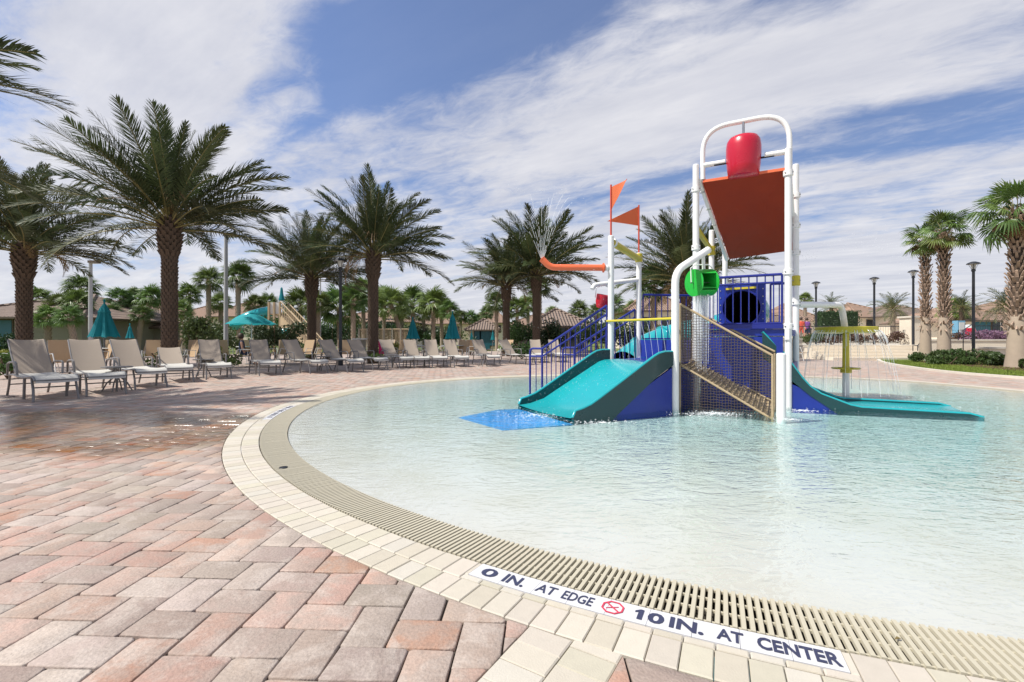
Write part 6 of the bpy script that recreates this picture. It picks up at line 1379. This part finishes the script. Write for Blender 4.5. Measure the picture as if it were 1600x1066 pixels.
# ------------------------------------------------------------------ people (small, distant)
def person(px, Y, label, top='cloth_blue', legs='skin', base=0.0, pose='walk', rot=0, h=1.68):
    x = (px - 800) / F * Y; root = empty('person', (x, Y, base), label, 'person'); s_ = h / 1.7
    J = {'pel': (0, 0, .92), 'chest': (0, 0, 1.22), 'neck': (0, 0, 1.44), 'head': (0, .02, 1.56), 'top': (0, .01, 1.68)}
    if pose == 'sit': J = {k: (v_[0], v_[1], v_[2] - .42) for k, v_ in J.items()}
    hipz = J['pel'][2]; chz = J['chest'][2]
    bmv = [J['pel'], J['chest'], J['neck'], J['head'], J['top']]; rr_ = [.15, .15, .055, .095, .06]; ed = [(0, 1), (1, 2), (2, 3), (3, 4)]
    for s2 in (-1, 1):
        o = len(bmv)
        if pose == 'sit': pts = [(s2 * .1, 0, hipz - .04), (s2 * .12, -.42, hipz), (s2 * .12, -.45, .08), (s2 * .12, -.58, .03)]
        else: st_ = s2 * .16; pts = [(s2 * .09, 0, hipz - .08), (s2 * .10, -st_ * .5 - .03, .48), (s2 * .10, -st_ + .03, .08), (s2 * .11, -st_ - .12, .03)]
        bmv += pts; rr_ += [.085, .06, .04, .035]; ed += [(0, o), (o, o + 1), (o + 1, o + 2), (o + 2, o + 3)]
        o = len(bmv); bmv += [(s2 * .19, 0, chz + .16), (s2 * .25, .04 * s2, chz - .12), (s2 * .24, -.12, chz - .33), (s2 * .23, -.16, chz - .42)]; rr_ += [.055, .042, .032, .028]; ed += [(1, o), (o, o + 1), (o + 1, o + 2), (o + 2, o + 3)]
    me = bpy.data.meshes.new('body'); me.from_pydata(bmv, ed, []); o = bpy.data.objects.new('body', me); COL.objects.link(o); m_ = o.modifiers.new('skin', 'SKIN')
    for i, r_ in enumerate(rr_): me.skin_vertices[0].data[i].radius = (r_, r_ * .8)
    me.skin_vertices[0].data[0].use_root = True; o.modifiers.new('sub', 'SUBSURF').levels = 2
    dg = bpy.context.evaluated_depsgraph_get(); m2 = bpy.data.meshes.new_from_object(o.evaluated_get(dg)); bpy.data.objects.remove(o)
    m2.materials.clear()
    for mm in ('skin', top, legs): m2.materials.append(M[mm])
    for f in m2.polygons:
        z = f.center.z; ax = abs(f.center.x); f.use_smooth = True
        f.material_index = 1 if (hipz - .02 < z < J['neck'][2] - .03 and ax < .22) else 2 if z <= hipz - .02 and z > hipz - .35 else 0
    o = bpy.data.objects.new('body', m2); COL.objects.link(o); o.parent = root; root.rotation_euler = (0, 0, rot); root.scale = (s_,) * 3; ORG[root.name] = (0, 0, 0)
    b = MB(); hz = J['head'][2]; b.lathe([(0, .15), (.07, .13), (.105, .06), (.11, -.02), (.08, -.08), (.05, -.09)], (0, .035, hz), 12); b.build('hair', M['hair'], root, smooth=60)
    return root
for i, (px, Y, yt, w_) in enumerate([(600, 50, 501, 70), (635, 52, 503, 60), (668, 50, 505, 60), (705, 54, 507, 56), (548, 48, 498, 70), (490, 46, 500, 60), (895, 44, 503, 60), (975, 40, 498, 80)]):
    shrub(px, Y, yt, w_, ['thick greenery behind the footbridge', 'greenery behind the leaning palms above the footbridge', 'greenery right behind the left closed umbrella', 'greenery behind the right closed umbrella', 'greenery behind the black lamp post', 'greenery behind the slide staircase', 'greenery right of the broad hip roof', 'greenery behind the pair of flag posts'][i], 'shrub' if i % 2 else 'shrub_dark', 1500, .13)
for i, (px, Y, az, lb) in enumerate([(606, 25, 200, 'tan sling chair far behind the fourth date palm'), (634, 26, 300, 'tan sling chair far behind the left closed umbrella'), (668, 25, 250, 'tan sling chair between the two closed umbrellas'), (690, 24.5, 190, 'tan sling chair just left of the right closed umbrella pole'), (742, 26, 330, 'tan sling chair before the pool bar'), (790, 27, 220, 'tan sling chair between the last two loungers'), (60, 14, 230, 'tan sling chair tucked behind the first lounger back'), (262, 18, 200, 'tan sling chair at the foot of the tallest date palm'), (350, 19, 320, 'tan sling chair right of the taller grey light pole'), (575, 20.5, 230, 'tan sling chair just left of the fourth date palm trunk')]):
    copy_tree(ch0, V(((px - 800) / F * Y, Y, 0)), R(az), lb)
for i, (px, Y, a, lb) in enumerate([(716, 30, 120, 'far lounger left of the pool bar, behind the row'), (735, 31, 118, 'far lounger before the pool bar wall'), (782, 30, 60, 'far lounger right of the walking person'), (800, 29, 65, 'far lounger at the foot of the date palm pair'), (620, 28, 115, 'far lounger behind the left closed umbrella'), (845, 20, 95, 'upright pale lounger seen through the blue stair railings, left one'), (876, 20.5, 95, 'upright pale lounger seen through the blue stair railings, right one')]):
    copy_tree(L55, V(((px - 800) / F * Y, Y, 0)), R(a), lb)
person(763, 46, 'person in a blue top walking on the deck before the pool bar', 'cloth_blue', 'cloth_navy')
person(1252, 33, 'person in coral red standing on the terrace left of the first right lamp', 'cloth_red', 'cloth_red', .92); person(1261, 33.5, 'person in purple standing beside the one in coral red', 'cloth_purple', 'cloth_navy', .92)
person(378, 18.4, 'person in a navy top seated below the open turquoise umbrella', 'cloth_navy', 'cloth_navy', 0, 'sit', 2.0)
Y = 18.6; x = (591 - 800) / F * 18.0; b = MB(); b.plate([V((x, 18.1, .45)), V((x + .2, 18.1, .45)), V((x + .12, 18.1, .95)), V((x - .02, 18.1, .95))], (0, 1, 0), .04); tag(b.build('towel', M['towel'], org=(x, 18.1, .5)), 'magenta towel hanging behind the lounger right of the fourth date palm', 'towel')
# bin-like enclosure behind loungers
x = (562 - 800) / F * 23; root = empty('planter_stand', (x, 23, 0), 'pale green covered towel stand behind the loungers, left of the fourth date palm trunk', 'towel stand'); b = MB(); b.box((x, 23, .5), (.5, .4, 1.0)); b.build('cabinet', M['wall_olive'], root); b = MB(); b.box((x, 23, 1.04), (.62, .5, .07)); b.build('lid', M['glass'], root); root.name = 'towel_stand'
# sky fill: far low tree line on the horizon, as one mass
b = MB(); rg = random.Random(4)
for k in range(9000):
    a = rg.uniform(-1.35, 1.35); D = rg.uniform(120, 150); x, y = D * math.sin(a), D * math.cos(a); hh_ = 3.5 + 1.5 * math.sin(a * 9) + 1.0 * math.sin(a * 23 + 1); z = rg.random() ** .7 * hh_; q = V((x, y, z)); e_ = V((rg.gauss(0, 1), rg.gauss(0, 1), rg.gauss(0, 1))).normalized() * .8; f_ = e_.orthogonal().normalized() * .6; b.add([q - e_, q + f_, q + e_, q - f_], [(0, 1, 2, 3)])
o = b.build('far_trees', M['shrub_dark']); o['kind'] = 'stuff'; o['label'] = 'low line of far trees on the horizon'; o['category'] = 'trees'
SC.render.engine = 'CYCLES'
SC.cycles.max_bounces = 8; SC.cycles.transparent_max_bounces = 16
